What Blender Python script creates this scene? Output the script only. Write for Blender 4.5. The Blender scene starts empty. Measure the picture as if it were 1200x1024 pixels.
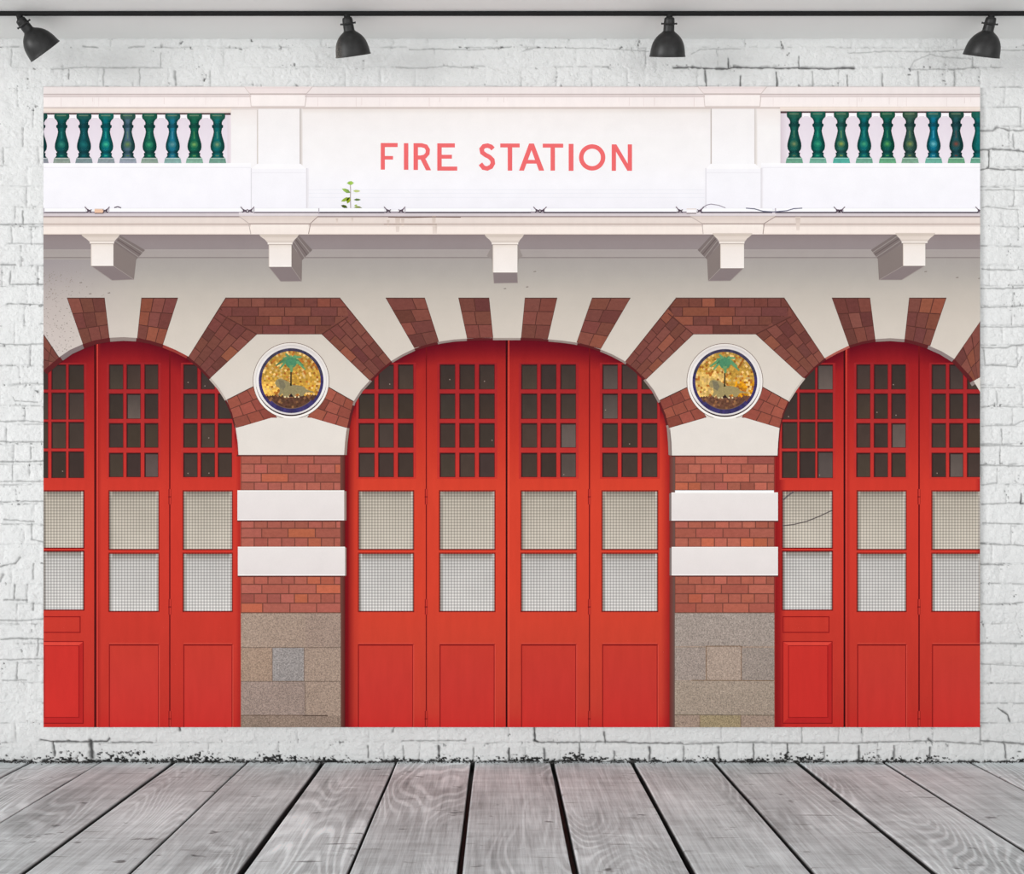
# A white-painted brick studio wall with a plank floor and a ceiling track of four black spot shades.
# On the wall hangs ONE flat printed photo backdrop (a picture of a fire station).  The print is a flat
# thing in the place itself, so it is built flat: a thin vinyl sheet whose printed motifs are its parts.
import bpy, math, random
import numpy as np
from mathutils import Vector, Matrix
from mathutils.geometry import tessellate_polygon

random.seed(7)
scene = bpy.context.scene
COL = scene.collection

# ------------------------------------------------------------------ camera, world, light, exposure
F = 4.0 / 0.003                 # focal length in px of the 1200 px wide frame
VX, VY = 587.0, 612.0           # where the view axis meets the frame
DW = 4.02                       # camera to brick wall
CZ = (893 - VY) * DW / F        # eye height; the floor meets the wall at row 893
def at(px, py, d):              # point at distance d from the camera plane
    return Vector(((px - VX) * d / F, d - DW, CZ + (VY - py) * d / F))
cd = bpy.data.cameras.new('camera'); cam = bpy.data.objects.new('camera', cd); COL.objects.link(cam)
cam.location = (0, -DW, CZ); cam.rotation_euler = (math.pi / 2, 0, 0)
cd.sensor_fit = 'HORIZONTAL'; cd.sensor_width = 36; cd.lens = F / 1200 * 36
cd.shift_x = (600 - VX) / 1200; cd.shift_y = (VY - 512) / 1200
cd.clip_start = 0.05; cd.clip_end = 60
scene.camera = cam

w = bpy.data.worlds.new('daylight'); scene.world = w; w.use_nodes = True
w.node_tree.nodes['Background'].inputs[0].default_value = (1.0, 1.0, 1.0, 1)
w.node_tree.nodes['Background'].inputs[1].default_value = 0.60
def area(name, loc, target, sx, sy, power, col=(1, 1, 1)):
    l = bpy.data.lights.new(name, 'AREA'); l.shape = 'RECTANGLE'; l.size = sx; l.size_y = sy
    l.energy = power; l.color = col
    o = bpy.data.objects.new(name, l); COL.objects.link(o); o.location = loc
    o.rotation_euler = (Vector(target) - Vector(loc)).to_track_quat('-Z', 'Y').to_euler()
    return o
area('added_fill_left', (-3.6, -6.6, 1.35), (0, 0, 1.1), 6.0, 2.3, 108)  # added soft area light behind the camera; no window stands there
area('added_fill_right', (3.2, -7.0, 1.3), (0, 0, 1.1), 5.0, 2.2, 110)  # second added area light, evens out the brightness from the other side
sun = bpy.data.lights.new('low_sun', 'SUN'); sun.energy = 1.55; sun.angle = math.radians(22)
sun_o = bpy.data.objects.new('low_sun', sun); COL.objects.link(sun_o)
sun_o.rotation_euler = Vector((math.sin(math.radians(56)), math.cos(math.radians(56)), -math.tan(math.radians(.5)))).to_track_quat('-Z', 'Y').to_euler()
scene.view_settings.view_transform = 'Standard'; scene.view_settings.look = 'None'
scene.view_settings.gamma = 1; scene.view_settings.exposure = 0.0
scene.view_settings.use_curve_mapping = False
INK = 0.92                      # reflectance of a full-white ink under this light

# ------------------------------------------------------------------ helpers
def lin1(c):
    c = c / 255.0
    return c / 12.92 if c <= 0.04045 else ((c + 0.055) / 1.055) ** 2.4
def lin(c): return (lin1(c[0]), lin1(c[1]), lin1(c[2]))
def ink(c): r = lin(c); return (r[0] * INK, r[1] * INK, r[2] * INK, 1.0)
def lerp(a, b, t): return tuple(x + (y - x) * t for x, y in zip(a, b))
def stops(table, v):
    if v <= table[0][0]: return table[0][1]
    for (a, ca), (b, cb) in zip(table, table[1:]):
        if v <= b: return lerp(ca, cb, (v - a) / (b - a))
    return table[-1][1]
def jit(c, amt, rnd=random):
    k = 1 + rnd.uniform(-amt, amt)
    return tuple(min(255, max(0, x * k + rnd.uniform(-2, 2))) for x in c)

class NT:
    """small node-tree writer"""
    def __init__(s, name):
        s.m = bpy.data.materials.new(name); s.m.use_nodes = True
        s.t = s.m.node_tree; s.b = s.t.nodes['Principled BSDF']
    def n(s, kind, **kw):
        nd = s.t.nodes.new(kind)
        for k, v in kw.items(): setattr(nd, k, v)
        return nd
    def link(s, a, b): s.t.links.new(a, b)
    def math(s, op, a, b=None, c=None, clamp=False):
        nd = s.n('ShaderNodeMath', operation=op); nd.use_clamp = clamp
        for i, v in enumerate((a, b, c)):
            if v is None: continue
            if isinstance(v, (int, float)): nd.inputs[i].default_value = v
            else: s.link(v, nd.inputs[i])
        return nd.outputs[0]
    def coords(s, scale=(1, 1, 1)):
        tc = s.n('ShaderNodeTexCoord'); mp = s.n('ShaderNodeMapping')
        mp.inputs['Scale'].default_value = scale; s.link(tc.outputs['Object'], mp.inputs['Vector'])
        return mp.outputs[0]
    def noise(s, vec, scale, detail=3, rough=0.55):
        nd = s.n('ShaderNodeTexNoise'); nd.inputs['Scale'].default_value = scale
        nd.inputs['Detail'].default_value = detail; nd.inputs['Roughness'].default_value = rough
        s.link(vec, nd.inputs['Vector']); return nd.outputs['Fac']
    def attr(s, name):
        return s.n('ShaderNodeAttribute', attribute_name=name)
    def scale_col(s, col, fac):
        nd = s.n('ShaderNodeVectorMath', operation='SCALE')
        s.link(col, nd.inputs[0]); s.link(fac, nd.inputs['Scale']); return nd.outputs[0]
    def ramp(s, fac, pts):
        nd = s.n('ShaderNodeValToRGB'); e = nd.color_ramp.elements
        while len(e) < len(pts): e.new(0.5)
        for el, (p, c) in zip(e, pts):
            el.position = p; el.color = (*c[:3], 1)
        s.link(fac, nd.inputs[0]); return nd.outputs[0]
    def finish(s, col, rough=0.8, spec=0.0):
        if isinstance(col, tuple): s.b.inputs['Base Color'].default_value = (*col[:3], 1)
        else: s.link(col, s.b.inputs['Base Color'])
        if isinstance(rough, (int, float)): s.b.inputs['Roughness'].default_value = rough
        else: s.link(rough, s.b.inputs['Roughness'])
        s.b.inputs['Specular IOR Level'].default_value = spec
        return s.m
    def bump(s, h, strength, dist):
        nd = s.n('ShaderNodeBump'); nd.inputs['Strength'].default_value = strength
        nd.inputs['Distance'].default_value = dist; s.link(h, nd.inputs['Height'])
        s.link(nd.outputs[0], s.b.inputs['Normal'])

def ink_mat(name, scale, amp, stretch=(1, 1, 1), detail=3, fine=0.0):
    t = NT(name)
    a = t.attr('ink').outputs['Color']
    nz = t.noise(t.coords(stretch), scale, detail)
    f = t.math('MULTIPLY_ADD', nz, 2 * amp, 1 - amp)
    if fine:
        n2 = t.noise(t.coords(), 420, 2)
        f = t.math('MULTIPLY', f, t.math('MULTIPLY_ADD', n2, 2 * fine, 1 - fine))
    return t.finish(t.scale_col(a, f), 0.75, 0.04)
M_FLAT = ink_mat('printed_ink', 9, 0.03)
M_PLAS = ink_mat('printed_plaster', 14, 0.05, (1, 1, 1), 5, 0.04)
M_DOOR = ink_mat('printed_red_paint', 16, 0.10, (2.2, 1, 0.45), 4, 0.06)
M_BRICK = ink_mat('printed_brick', 60, 0.22, (1, 1, 1.6), 4, 0.18)
M_GLAZE = ink_mat('printed_green_glaze', 75, 0.38, (1, 1, 1), 3, 0.15)
M_PANE = ink_mat('printed_dark_glass', 30, 0.16, (1, 1, 0.6), 3, 0.06)
M_STAIN = ink_mat('printed_cornice', 26, 0.05, (1.6, 1, 0.5), 4, 0.03)
M_MOS = ink_mat('printed_mosaic', 160, 0.30, (1, 1, 1), 2, 0.15)

S = 4.006 / F                   # metres per photo px on the print
SX0, SX1, SY0, SY1 = 51.0, 1148.5, 101.5, 852.0
CXP = (SX0 + SX1) / 2

def granite_mat():
    t = NT('printed_granite'); a = t.attr('ink').outputs['Color']; v = t.coords()
    n1 = t.noise(v, 210, 3, 0.75); n2 = t.noise(v, 90, 2); n3 = t.noise(v, 6, 3)
    f = t.math('MULTIPLY_ADD', n1, 2.3, -.20)
    f = t.math('MULTIPLY', f, t.math('MULTIPLY_ADD', n2, 0.5, 0.76))
    f = t.math('MULTIPLY', f, t.math('MULTIPLY_ADD', n3, 0.3, 0.85))
    return t.finish(t.scale_col(a, f), 0.75, 0.04)
M_GRAN = granite_mat()
def wire_mat():
    t = NT('printed_wire_mesh'); a = t.attr('ink').outputs['Color']
    sep = t.n('ShaderNodeSeparateXYZ'); t.link(t.coords(), sep.inputs[0])
    pitch = 3.45 * S
    def line(o):
        fr = t.math('FRACT', t.math('DIVIDE', o, pitch))
        d = t.math('ABSOLUTE', t.math('SUBTRACT', fr, 0.5))
        mr = t.n('ShaderNodeMapRange'); mr.interpolation_type = 'SMOOTHSTEP'
        mr.inputs['From Min'].default_value = 0.10; mr.inputs['From Max'].default_value = 0.36
        mr.inputs['To Min'].default_value = 0.66; mr.inputs['To Max'].default_value = 1.0
        t.link(d, mr.inputs['Value']); return mr.outputs[0]
    f = t.math('MULTIPLY', line(sep.outputs[0]), line(sep.outputs[2]))
    n = t.noise(t.coords(), 8, 2)
    f = t.math('MULTIPLY', f, t.math('MULTIPLY_ADD', n, 0.24, 0.9))
    return t.finish(t.scale_col(a, f), 0.75, 0.04)
M_WIRE = wire_mat()

def add_obj(name, verts, faces, mat, parent=None, smooth=False, ink_cols=None):
    me = bpy.data.meshes.new(name); me.from_pydata(verts, [], faces); me.update()
    if ink_cols is not None:
        at_ = me.attributes.new('ink', 'FLOAT_COLOR', 'POINT')
        at_.data.foreach_set('color', np.array(ink_cols, dtype=np.float32).ravel())
    if mat: me.materials.append(mat)
    if smooth: me.polygons.foreach_set('use_smooth', [True] * len(me.polygons))
    o = bpy.data.objects.new(name, me); COL.objects.link(o)
    if parent: o.parent = parent
    return o
def tag(o, label=None, cat=None, group=None, kind=None):
    if label: o['label'] = label
    if cat: o['category'] = cat
    if group: o['group'] = group
    if kind: o['kind'] = kind
    return o

# ------------------------------------------------------------------ the setting: wall, floor, ceiling
def vnoise(x, y, seed):
    rng = np.random.RandomState(seed); g = rng.rand(256, 256)
    xi = np.floor(x).astype(int); yi = np.floor(y).astype(int)
    fx = x - xi; fy = y - yi
    fx = fx * fx * (3 - 2 * fx); fy = fy * fy * (3 - 2 * fy)
    a = g[yi % 256, xi % 256]; b = g[yi % 256, (xi + 1) % 256]
    c = g[(yi + 1) % 256, xi % 256]; d = g[(yi + 1) % 256, (xi + 1) % 256]
    return (a * (1 - fx) + b * fx) * (1 - fy) + (c * (1 - fx) + d * fx) * fy
def fbm(x, y, seed, octs=4):
    s = 0; amp = 0.5; tot = 0
    for k in range(octs):
        s = s + amp * vnoise(x * 2 ** k, y * 2 ** k, seed + k); tot += amp; amp *= 0.5
    return s / tot
def sstep(a, b, v):
    t = np.clip((v - a) / (b - a), 0, 1); return t * t * (3 - 2 * t)

# strongly opened joints of the old wall: (points in wall px, width px, darkness)
CRACKS = [
    ([(790, 79), (812, 78), (826, 80), (852, 80.5), (858, 78.5), (880, 79), (910, 79.5), (936, 79), (960, 80), (1001, 79.5)], 1.6, .85),
    ([(826.5, 83), (827.5, 102)], 1.5, .8), ([(868, 89), (868, 102)], 1.1, .85), ([(853.5, 69), (853.5, 79)], 1.0, .85),
    ([(936, 66), (936, 79)], .9, .8), ([(910, 85), (911, 102)], 1.2, .9), ([(952.5, 84), (952.5, 102)], 1.5, .45),
    ([(993, 88), (994, 102)], 1.2, .7), ([(1034, 86), (1034.5, 102)], 1.0, .6), ([(1076.5, 84), (1076.5, 102)], 1.6, .4),
    ([(1119, 84), (1119, 101)], 1.6, .45), ([(1139.5, 67), (1140, 79), (1120, 81), (1068, 81.5)], 1.1, .45),
    ([(1066, 82), (1072, 71), (1090, 63.5), (1110, 67), (1138, 69)], .9, .35),
    ([(993, 62), (1040, 60.5), (1090, 60.5), (1133, 58), (1200, 59)], .9, .4),
    ([(80.5, 81), (80.5, 92)], 1.1, .6), ([(121.5, 81), (121.5, 101)], 1.2, .4), ([(163.5, 81), (164, 101)], 1.2, .45),
    ([(205, 83), (206, 100)], 1.6, .5), ([(246, 83), (246, 101)], 1.2, .35), ([(188.5, 62), (188, 78)], .9, .45),
    ([(60, 81), (100, 78), (125, 79), (190, 79)], .9, .38), ([(97, 54), (115, 55)], .9, .55), ([(150, 55.5), (169, 54)], 1.0, .4),
    ([(465, 79), (500, 79.5), (520, 77), (560, 80)], .9, .35), ([(480, 58), (510, 57), (560, 58), (600, 55)], .8, .45),
    ([(613, 60), (625, 56), (700, 56), (760, 60)], .8, .4), ([(810, 63), (820, 57.5), (868, 57)], .8, .4),
    ([(1148, 153), (1164, 153), (1169, 149), (1182, 152), (1200, 153)], 1.6, .6), ([(1188, 157), (1188.5, 174)], 1.5, .45),
    ([(1148, 176), (1165, 174), (1200, 177)], 1.7, .7), ([(1159.5, 176), (1159, 197)], 1.6, .8),
    ([(1148, 199), (1160, 197), (1172, 198.5), (1200, 199)], 1.5, .7),
    ([(1148, 223), (1172, 222), (1200, 223)], .9, .45), ([(1150, 243), (1156, 242), (1194, 246)], .8, .45), ([(1193, 248), (1194, 264)], .8, .35),
    ([(1150, 315), (1158, 316), (1200, 316)], 1.0, .5), ([(1150, 338), (1170, 338), (1200, 337)], 1.0, .55),
    ([(1150, 360), (1184, 359), (1200, 358)], 1.0, .5), ([(1188, 343), (1189, 358)], 1.0, .4), ([(1150, 383), (1200, 383)], 1.0, .45),
    ([(1150, 407), (1180, 408), (1187, 405), (1200, 404)], 1.0, .5), ([(1153, 410), (1155, 428), (1170, 428), (1192, 430), (1197, 418)], 1.0, .5),
    ([(1150, 454), (1190, 454)], 1.0, .4), ([(1168, 458), (1169, 473), (1158, 476), (1150, 477)], 1.0, .4), ([(1169, 476), (1200, 477)], .9, .4),
    ([(1150, 499), (1190, 498), (1200, 492)], .9, .4), ([(1150, 522), (1175, 522), (1200, 523)], 1.0, .45), ([(1174, 503), (1175, 521)], 1.0, .5),
    ([(1150, 545), (1200, 546)], 1.1, .5), ([(1168, 549), (1169, 566), (1150, 568)], 1.0, .4), ([(1150, 591), (1196, 589)], 1.0, .5),
    ([(1197, 578), (1197, 590), (1200, 590)], 1.3, .85), ([(1152, 613), (1200, 614)], 1.0, .5), ([(1150, 637), (1200, 639)], 1.2, .55),
    ([(1148, 661), (1176, 662)], 1.1, .6), ([(1150, 708), (1175, 708), (1200, 706)], 1.0, .5), ([(1150, 753), (1200, 755)], 1.0, .4),
    ([(1150, 778), (1200, 780)], .9, .4), ([(1170, 830), (1182, 838), (1184, 846)], 1.5, .8), ([(1150, 868), (1200, 872)], 1.5, .7),
    ([(1149, 850), (1149, 870)], 1.3, .5), ([(1178, 872), (1179, 888)], 1.6, .75),
    ([(0, 263), (28, 263), (51, 262)], 1.0, .55), ([(27, 247), (27, 262)], 1.2, .6), ([(10, 285), (51, 286)], .9, .4), ([(13, 266), (14, 284)], .9, .35),
    ([(0, 310), (18, 310)], 1.1, .6), ([(13, 318), (11, 333), (51, 333)], 1.0, .55), ([(8, 356), (28, 356), (51, 357)], 1.0, .6),
    ([(3, 403), (30, 404), (51, 403)], 1.0, .5), ([(15, 450), (34, 449), (51, 450)], .9, .35), ([(15, 465), (18, 470), (44, 471)], .9, .5),
    ([(0, 494), (32, 493), (51, 495)], 1.0, .5), ([(0, 517), (12, 518), (51, 518)], 1.0, .5), ([(0, 541), (36, 541), (51, 540)], 1.1, .6),
    ([(36, 524), (36, 538)], 1.3, .55), ([(15, 545), (15, 562)], 1.0, .5), ([(0, 564), (15, 564), (51, 564)], 1.0, .5), ([(0, 588), (51, 587)], 1.0, .5),
    ([(5, 609), (40, 611)], 1.0, .5), ([(37, 613), (37, 632), (51, 635)], 1.2, .5), ([(0, 664), (18, 660), (24, 653)], 1.2, .6),
    ([(0, 681), (4, 674)], 2.0, .5), ([(17, 685), (17, 702)], 1.5, .65), ([(5, 703), (31, 703)], 1.2, .55), ([(39, 660), (39, 678)], 1.1, .5),
    ([(39, 707), (39, 715)], 1.1, .6), ([(0, 727), (30, 727), (51, 725)], 1.1, .5), ([(0, 749), (22, 748), (51, 749)], 1.2, .6),
    ([(45, 750), (44, 768)], 1.4, .5), ([(0, 773), (51, 772)], 1.0, .5), ([(20, 776), (20, 795)], 1.5, .55), ([(3, 797), (31, 797)], 1.1, .5),
    ([(210, 851), (211, 856)], 1.6, .9), ([(48, 867), (62, 869), (80, 869), (125, 869), (128, 865)], 1.6, .85), ([(131, 870), (178, 870)], 1.2, .7),
    ([(62, 870), (64, 886)], 2.0, .85), ([(106, 868), (108, 888)], 3.2, .9),
    ([(626.5, 852), (627, 868), (631, 870)], 1.8, .9), ([(631, 870), (680, 870), (708, 869), (760, 871), (800, 871)], 1.2, .75),
    ([(708, 858), (709, 870)], 1.3, .8), ([(472, 868), (545, 868), (546, 866)], 1.0, .55), ([(460, 857), (462, 852)], 1.2, .7),
    ([(431, 874), (432, 888)], 1.4, .7), ([(472.5, 874), (473, 890)], 1.0, .5), ([(514, 874), (514.5, 889)], 1.7, .85), ([(555, 876), (555, 890)], 1.2, .6),
    ([(596.5, 876), (596.5, 892)], 1.7, .9), ([(638, 878), (638, 892)], 1.8, .8), ([(679, 871), (679.5, 891)], 1.6, .8), ([(720, 880), (720, 891)], 1.8, .7),
    ([(761.5, 876), (761.5, 890)], 1.9, .85), ([(801, 874), (801, 890)], 1.4, .6), ([(842.5, 876), (843, 890)], 1.8, .8), ([(883, 872), (883.5, 890)], 1.4, .8),
    ([(923, 872), (923.5, 890)], 1.3, .85), ([(966.5, 876), (966.5, 890)], 1.4, .6), ([(1007, 874), (1007, 890)], 1.6, .9), ([(1048, 874), (1048, 889)], 1.6, .75),
    ([(1090, 876), (1090, 890)], 1.5, .85), ([(940, 852), (940, 870)], .9, .45), ([(983, 852), (983, 868)], .9, .3), ([(1066, 852), (1066, 866)], .9, .3),
    ([(800, 872), (862, 870), (930, 871), (1000, 871), (1088, 868), (1150, 872)], 1.1, .6), ([(1088, 866), (1093, 870)], 1.6, .85),
]
def wall_fields(X, Y):
    """height (mm, towards the room) and tone (1 = clean paint) of the wall at wall px X, Y"""
    wob = (fbm(X / 40, Y / 9, 11, 3) - .5) * 3.0
    yy = Y + wob
    k = np.floor((yy - 55) / 23.3).astype(int); fy = (yy - 55) - k * 23.3
    dy = np.minimum(fy, 23.3 - fy)
    per = np.where(k % 2 == 1, 41.35, 82.7)
    off = 80.0 + ((k * 7919) % 13 - 6) * 1.6 + np.where(k % 2 == 0, 26, 0)
    xx = X + (fbm(X / 11, Y / 25, 21, 3) - .5) * 3
    c = np.floor((xx - off) / per).astype(int); fx = (xx - off) - c * per
    dx = np.minimum(fx, per - fx)
    big = fbm(X / 90, Y / 60, 31, 3)
    vis = sstep(.36, .66, fbm(X / 33, Y / 26, 41, 3)); visv = sstep(.42, .7, fbm(X / 30, Y / 30, 51, 3))
    side = np.where((X < 60) | (X > 1140), 1.0, .75)
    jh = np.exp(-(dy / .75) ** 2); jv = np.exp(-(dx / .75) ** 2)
    soft = np.exp(-(np.minimum(dy, dx) / 2.6) ** 2)
    lump = np.sin(c * 12.9898 + k * 78.233) * 43758.5453; lump = lump - np.floor(lump)
    h = (lump - .5) * 2.0 - 1.5 * soft + (fbm(X / 16, Y / 13, 61, 4) - .5) * 5.5 + (fbm(X / 4.5, Y / 3.5, 71, 3) - .5) * 4.6
    rg = 1 - np.abs(2 * fbm(X / 15, Y / 8, 75, 4) - 1); h += sstep(.90, .985, rg) * 1.5 * sstep(.45, .6, fbm(X / 40, Y / 30, 77, 2))
    h += sstep(.56, .60, fbm(X / 20, Y / 12, 79, 4)) * 1.1
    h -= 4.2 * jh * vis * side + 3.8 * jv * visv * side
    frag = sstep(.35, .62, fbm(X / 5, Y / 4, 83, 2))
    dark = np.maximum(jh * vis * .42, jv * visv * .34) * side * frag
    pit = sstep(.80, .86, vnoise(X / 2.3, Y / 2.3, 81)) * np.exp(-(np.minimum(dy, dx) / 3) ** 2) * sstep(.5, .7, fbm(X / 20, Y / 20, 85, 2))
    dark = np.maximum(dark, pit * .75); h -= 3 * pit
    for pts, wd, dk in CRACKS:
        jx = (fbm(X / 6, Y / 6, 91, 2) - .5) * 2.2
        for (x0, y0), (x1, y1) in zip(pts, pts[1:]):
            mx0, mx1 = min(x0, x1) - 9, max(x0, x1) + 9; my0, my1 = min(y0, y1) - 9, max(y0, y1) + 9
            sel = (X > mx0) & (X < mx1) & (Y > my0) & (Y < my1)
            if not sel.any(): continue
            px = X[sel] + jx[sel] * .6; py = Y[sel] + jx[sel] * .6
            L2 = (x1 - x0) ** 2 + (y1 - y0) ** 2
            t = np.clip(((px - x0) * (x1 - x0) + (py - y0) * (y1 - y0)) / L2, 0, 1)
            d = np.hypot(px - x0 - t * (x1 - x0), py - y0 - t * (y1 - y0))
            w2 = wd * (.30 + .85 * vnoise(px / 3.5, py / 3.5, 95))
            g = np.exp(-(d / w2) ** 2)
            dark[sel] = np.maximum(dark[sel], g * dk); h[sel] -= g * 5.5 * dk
    # grime eaten into the lowest course
    gb = sstep(877, 894, Y + (fbm(X / 26, Y / 9, 101, 3) - .55) * 26 - np.where(X > 420, 1.5, 0) - np.where(X > 830, 2.5, 0))
    gr = sstep(.70 - .32 * gb, .78 - .32 * gb, fbm(X / 2.6, Y / 2.0, 111, 4)) * sstep(.02, .2, gb)
    gr = np.maximum(gr, sstep(890.2, 892.8, Y + (fbm(X / 5, Y / 5, 121, 3) - .5) * 8) * .95)
    dark = np.maximum(dark, gr * .965); h -= 3.0 * gr
    low_right_dark = sstep(560, 900, Y) * .07 + np.where(X > 600, sstep(900, 1250, X) * .05, 0)  # slightly darker towards the bottom and the right end
    tone = (1 - low_right_dark) * (.97 + .06 * big) * (1 - dark)
    return h, tone
def build_wall():
    verts = []; tones = []; faces = []; base = 0
    def patch(x0, x1, y0, y1, step, flat=False):
        nonlocal base
        nx = max(2, int(round((x1 - x0) / step)) + 1); ny = max(2, int(round((y1 - y0) / step)) + 1)
        X, Y = np.meshgrid(np.linspace(x0, x1, nx), np.linspace(y0, y1, ny))
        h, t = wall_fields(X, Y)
        if flat: h = h * 0 - 3; t = t * 0 + .9
        h = np.clip(h, -9, 4.5)
        s = DW / F
        v = np.stack([(X - VX) * s, -h * .001, CZ + (VY - Y) * s], -1).reshape(-1, 3)
        idx = np.arange(nx * ny).reshape(ny, nx) + base
        f = np.stack([idx[:-1, :-1], idx[1:, :-1], idx[1:, 1:], idx[:-1, 1:]], -1).reshape(-1, 4)
        verts.append(v); tones.append(t.ravel()); faces.append(f); base += nx * ny
    patch(-300, -2, 36, 908, 2.6); patch(1202, 1500, 36, 908, 2.6)
    patch(-2, 1202, 36, 110, .8); patch(-2, 1202, 844, 894, .8); patch(-2, 1202, 894, 908, 5)
    patch(-2, 60, 110, 844, .8); patch(1140, 1202, 110, 844, .8)
    patch(60, 1140, 110, 844, 20, True)
    V = np.concatenate(verts); Fc = np.concatenate(faces); T = np.concatenate(tones)
    me = bpy.data.meshes.new('wall_back')
    me.vertices.add(len(V)); me.vertices.foreach_set('co', V.ravel())
    me.loops.add(Fc.size); me.loops.foreach_set('vertex_index', Fc.ravel())
    me.polygons.add(len(Fc)); me.polygons.foreach_set('loop_start', np.arange(0, Fc.size, 4))
    me.polygons.foreach_set('loop_total', np.full(len(Fc), 4)); me.update(); me.validate()
    me.polygons.foreach_set('use_smooth', np.ones(len(Fc), bool))
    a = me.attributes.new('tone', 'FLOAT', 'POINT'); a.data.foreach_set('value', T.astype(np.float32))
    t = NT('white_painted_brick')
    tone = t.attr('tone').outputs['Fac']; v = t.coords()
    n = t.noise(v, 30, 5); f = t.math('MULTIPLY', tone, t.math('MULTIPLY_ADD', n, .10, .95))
    col = t.n('ShaderNodeRGB'); col.outputs[0].default_value = (.80, .805, .80, 1)
    t.bump(t.noise(v, 170, 5, .65), .75, .006)
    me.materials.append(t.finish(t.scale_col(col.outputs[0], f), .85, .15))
    o = bpy.data.objects.new('wall_back', me); COL.objects.link(o)
    return tag(o, kind='structure')
build_wall()

def floor_mat():
    t = NT('weathered_grey_boards')
    tc = t.n('ShaderNodeTexCoord'); sep = t.n('ShaderNodeSeparateXYZ'); t.link(tc.outputs['Object'], sep.inputs[0])
    pid = t.attr('board').outputs['Fac']; edge = t.attr('edge').outputs['Fac']
    def vec(sx, sy, oz):
        cb = t.n('ShaderNodeCombineXYZ')
        t.link(t.math('MULTIPLY', sep.outputs[0], sx), cb.inputs[0])
        t.link(t.math('MULTIPLY_ADD', pid, 3.7, t.math('MULTIPLY', sep.outputs[1], sy)), cb.inputs[1])
        t.link(t.math('MULTIPLY_ADD', pid, 5.3, oz), cb.inputs[2]); return cb.outputs[0]
    grain = t.noise(vec(60, 2.2, 0), 1, 5, .6)
    smear = t.noise(vec(4, 26, 1), 1, 4, .65)
    cloud = t.noise(vec(5, 2.2, 2), 1, 4, .55)
    field = t.noise(vec(3.4, .55, 3), 1, 1.5, .4)
    rings = t.math('SINE', t.math('MULTIPLY', field, 290))
    rsh = t.n('ShaderNodeMapRange'); rsh.inputs[1].default_value = -.1; rsh.inputs[2].default_value = .95
    rsh.inputs[3].default_value = -.35; rsh.inputs[4].default_value = 1.0; t.link(rings, rsh.inputs[0]); rings = rsh.outputs[0]
    ringm = t.n('ShaderNodeMapRange'); t.link(t.noise(vec(3, 1.1, 4), 1, 2), ringm.inputs[0])
    ringm.inputs[1].default_value = .44; ringm.inputs[2].default_value = .64
    knot = t.n('ShaderNodeMapRange'); t.link(t.noise(vec(11, 17, 6), 1, 3, .6), knot.inputs[0])
    knot.inputs[1].default_value = .66; knot.inputs[2].default_value = .73
    scr = t.n('ShaderNodeMapRange'); t.link(t.noise(vec(7, 46, 8), 1, 3, .6), scr.inputs[0])
    scr.inputs[1].default_value = .68; scr.inputs[2].default_value = .76
    def centred(o, amp, base): return t.math('MULTIPLY_ADD', t.math('SUBTRACT', o, .5), amp, base)
    fine = t.noise(vec(170, 4.5, 9), 1, 4, .7)
    f = centred(cloud, 1.15, 1.0)
    f = centred(grain, .85, f); f = centred(smear, .62, f); f = centred(fine, 1.0, f)
    f = t.math('MULTIPLY_ADD', t.math('MULTIPLY', rings, ringm.outputs[0]), .27, f)
    f = t.math('MULTIPLY', f, t.math('MULTIPLY_ADD', knot.outputs[0], -.68, 1))
    f = t.math('MULTIPLY_ADD', scr.outputs[0], .42, f)
    crk = t.n('ShaderNodeMapRange'); t.link(t.noise(vec(5, 60, 12), 1, 3, .6), crk.inputs[0])
    crk.inputs[1].default_value = .665; crk.inputs[2].default_value = .71
    f = t.math('MULTIPLY', f, t.math('MULTIPLY_ADD', crk.outputs[0], -.6, 1))
    f = t.math('MULTIPLY', f, t.math('MULTIPLY_ADD', t.math('FRACT', t.math('MULTIPLY', pid, .618)), .16, .92))
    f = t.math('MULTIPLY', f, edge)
    col = t.n('ShaderNodeRGB'); col.outputs[0].default_value = (.60, .642, .654, 1)
    hgt = t.math('MULTIPLY_ADD', t.math('MULTIPLY', rings, ringm.outputs[0]), .25, t.math('ADD', grain, t.math('MULTIPLY', smear, .5)))
    t.bump(hgt, .5, .004)
    return t.finish(t.scale_col(col.outputs[0], f), .62, .25)
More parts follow.
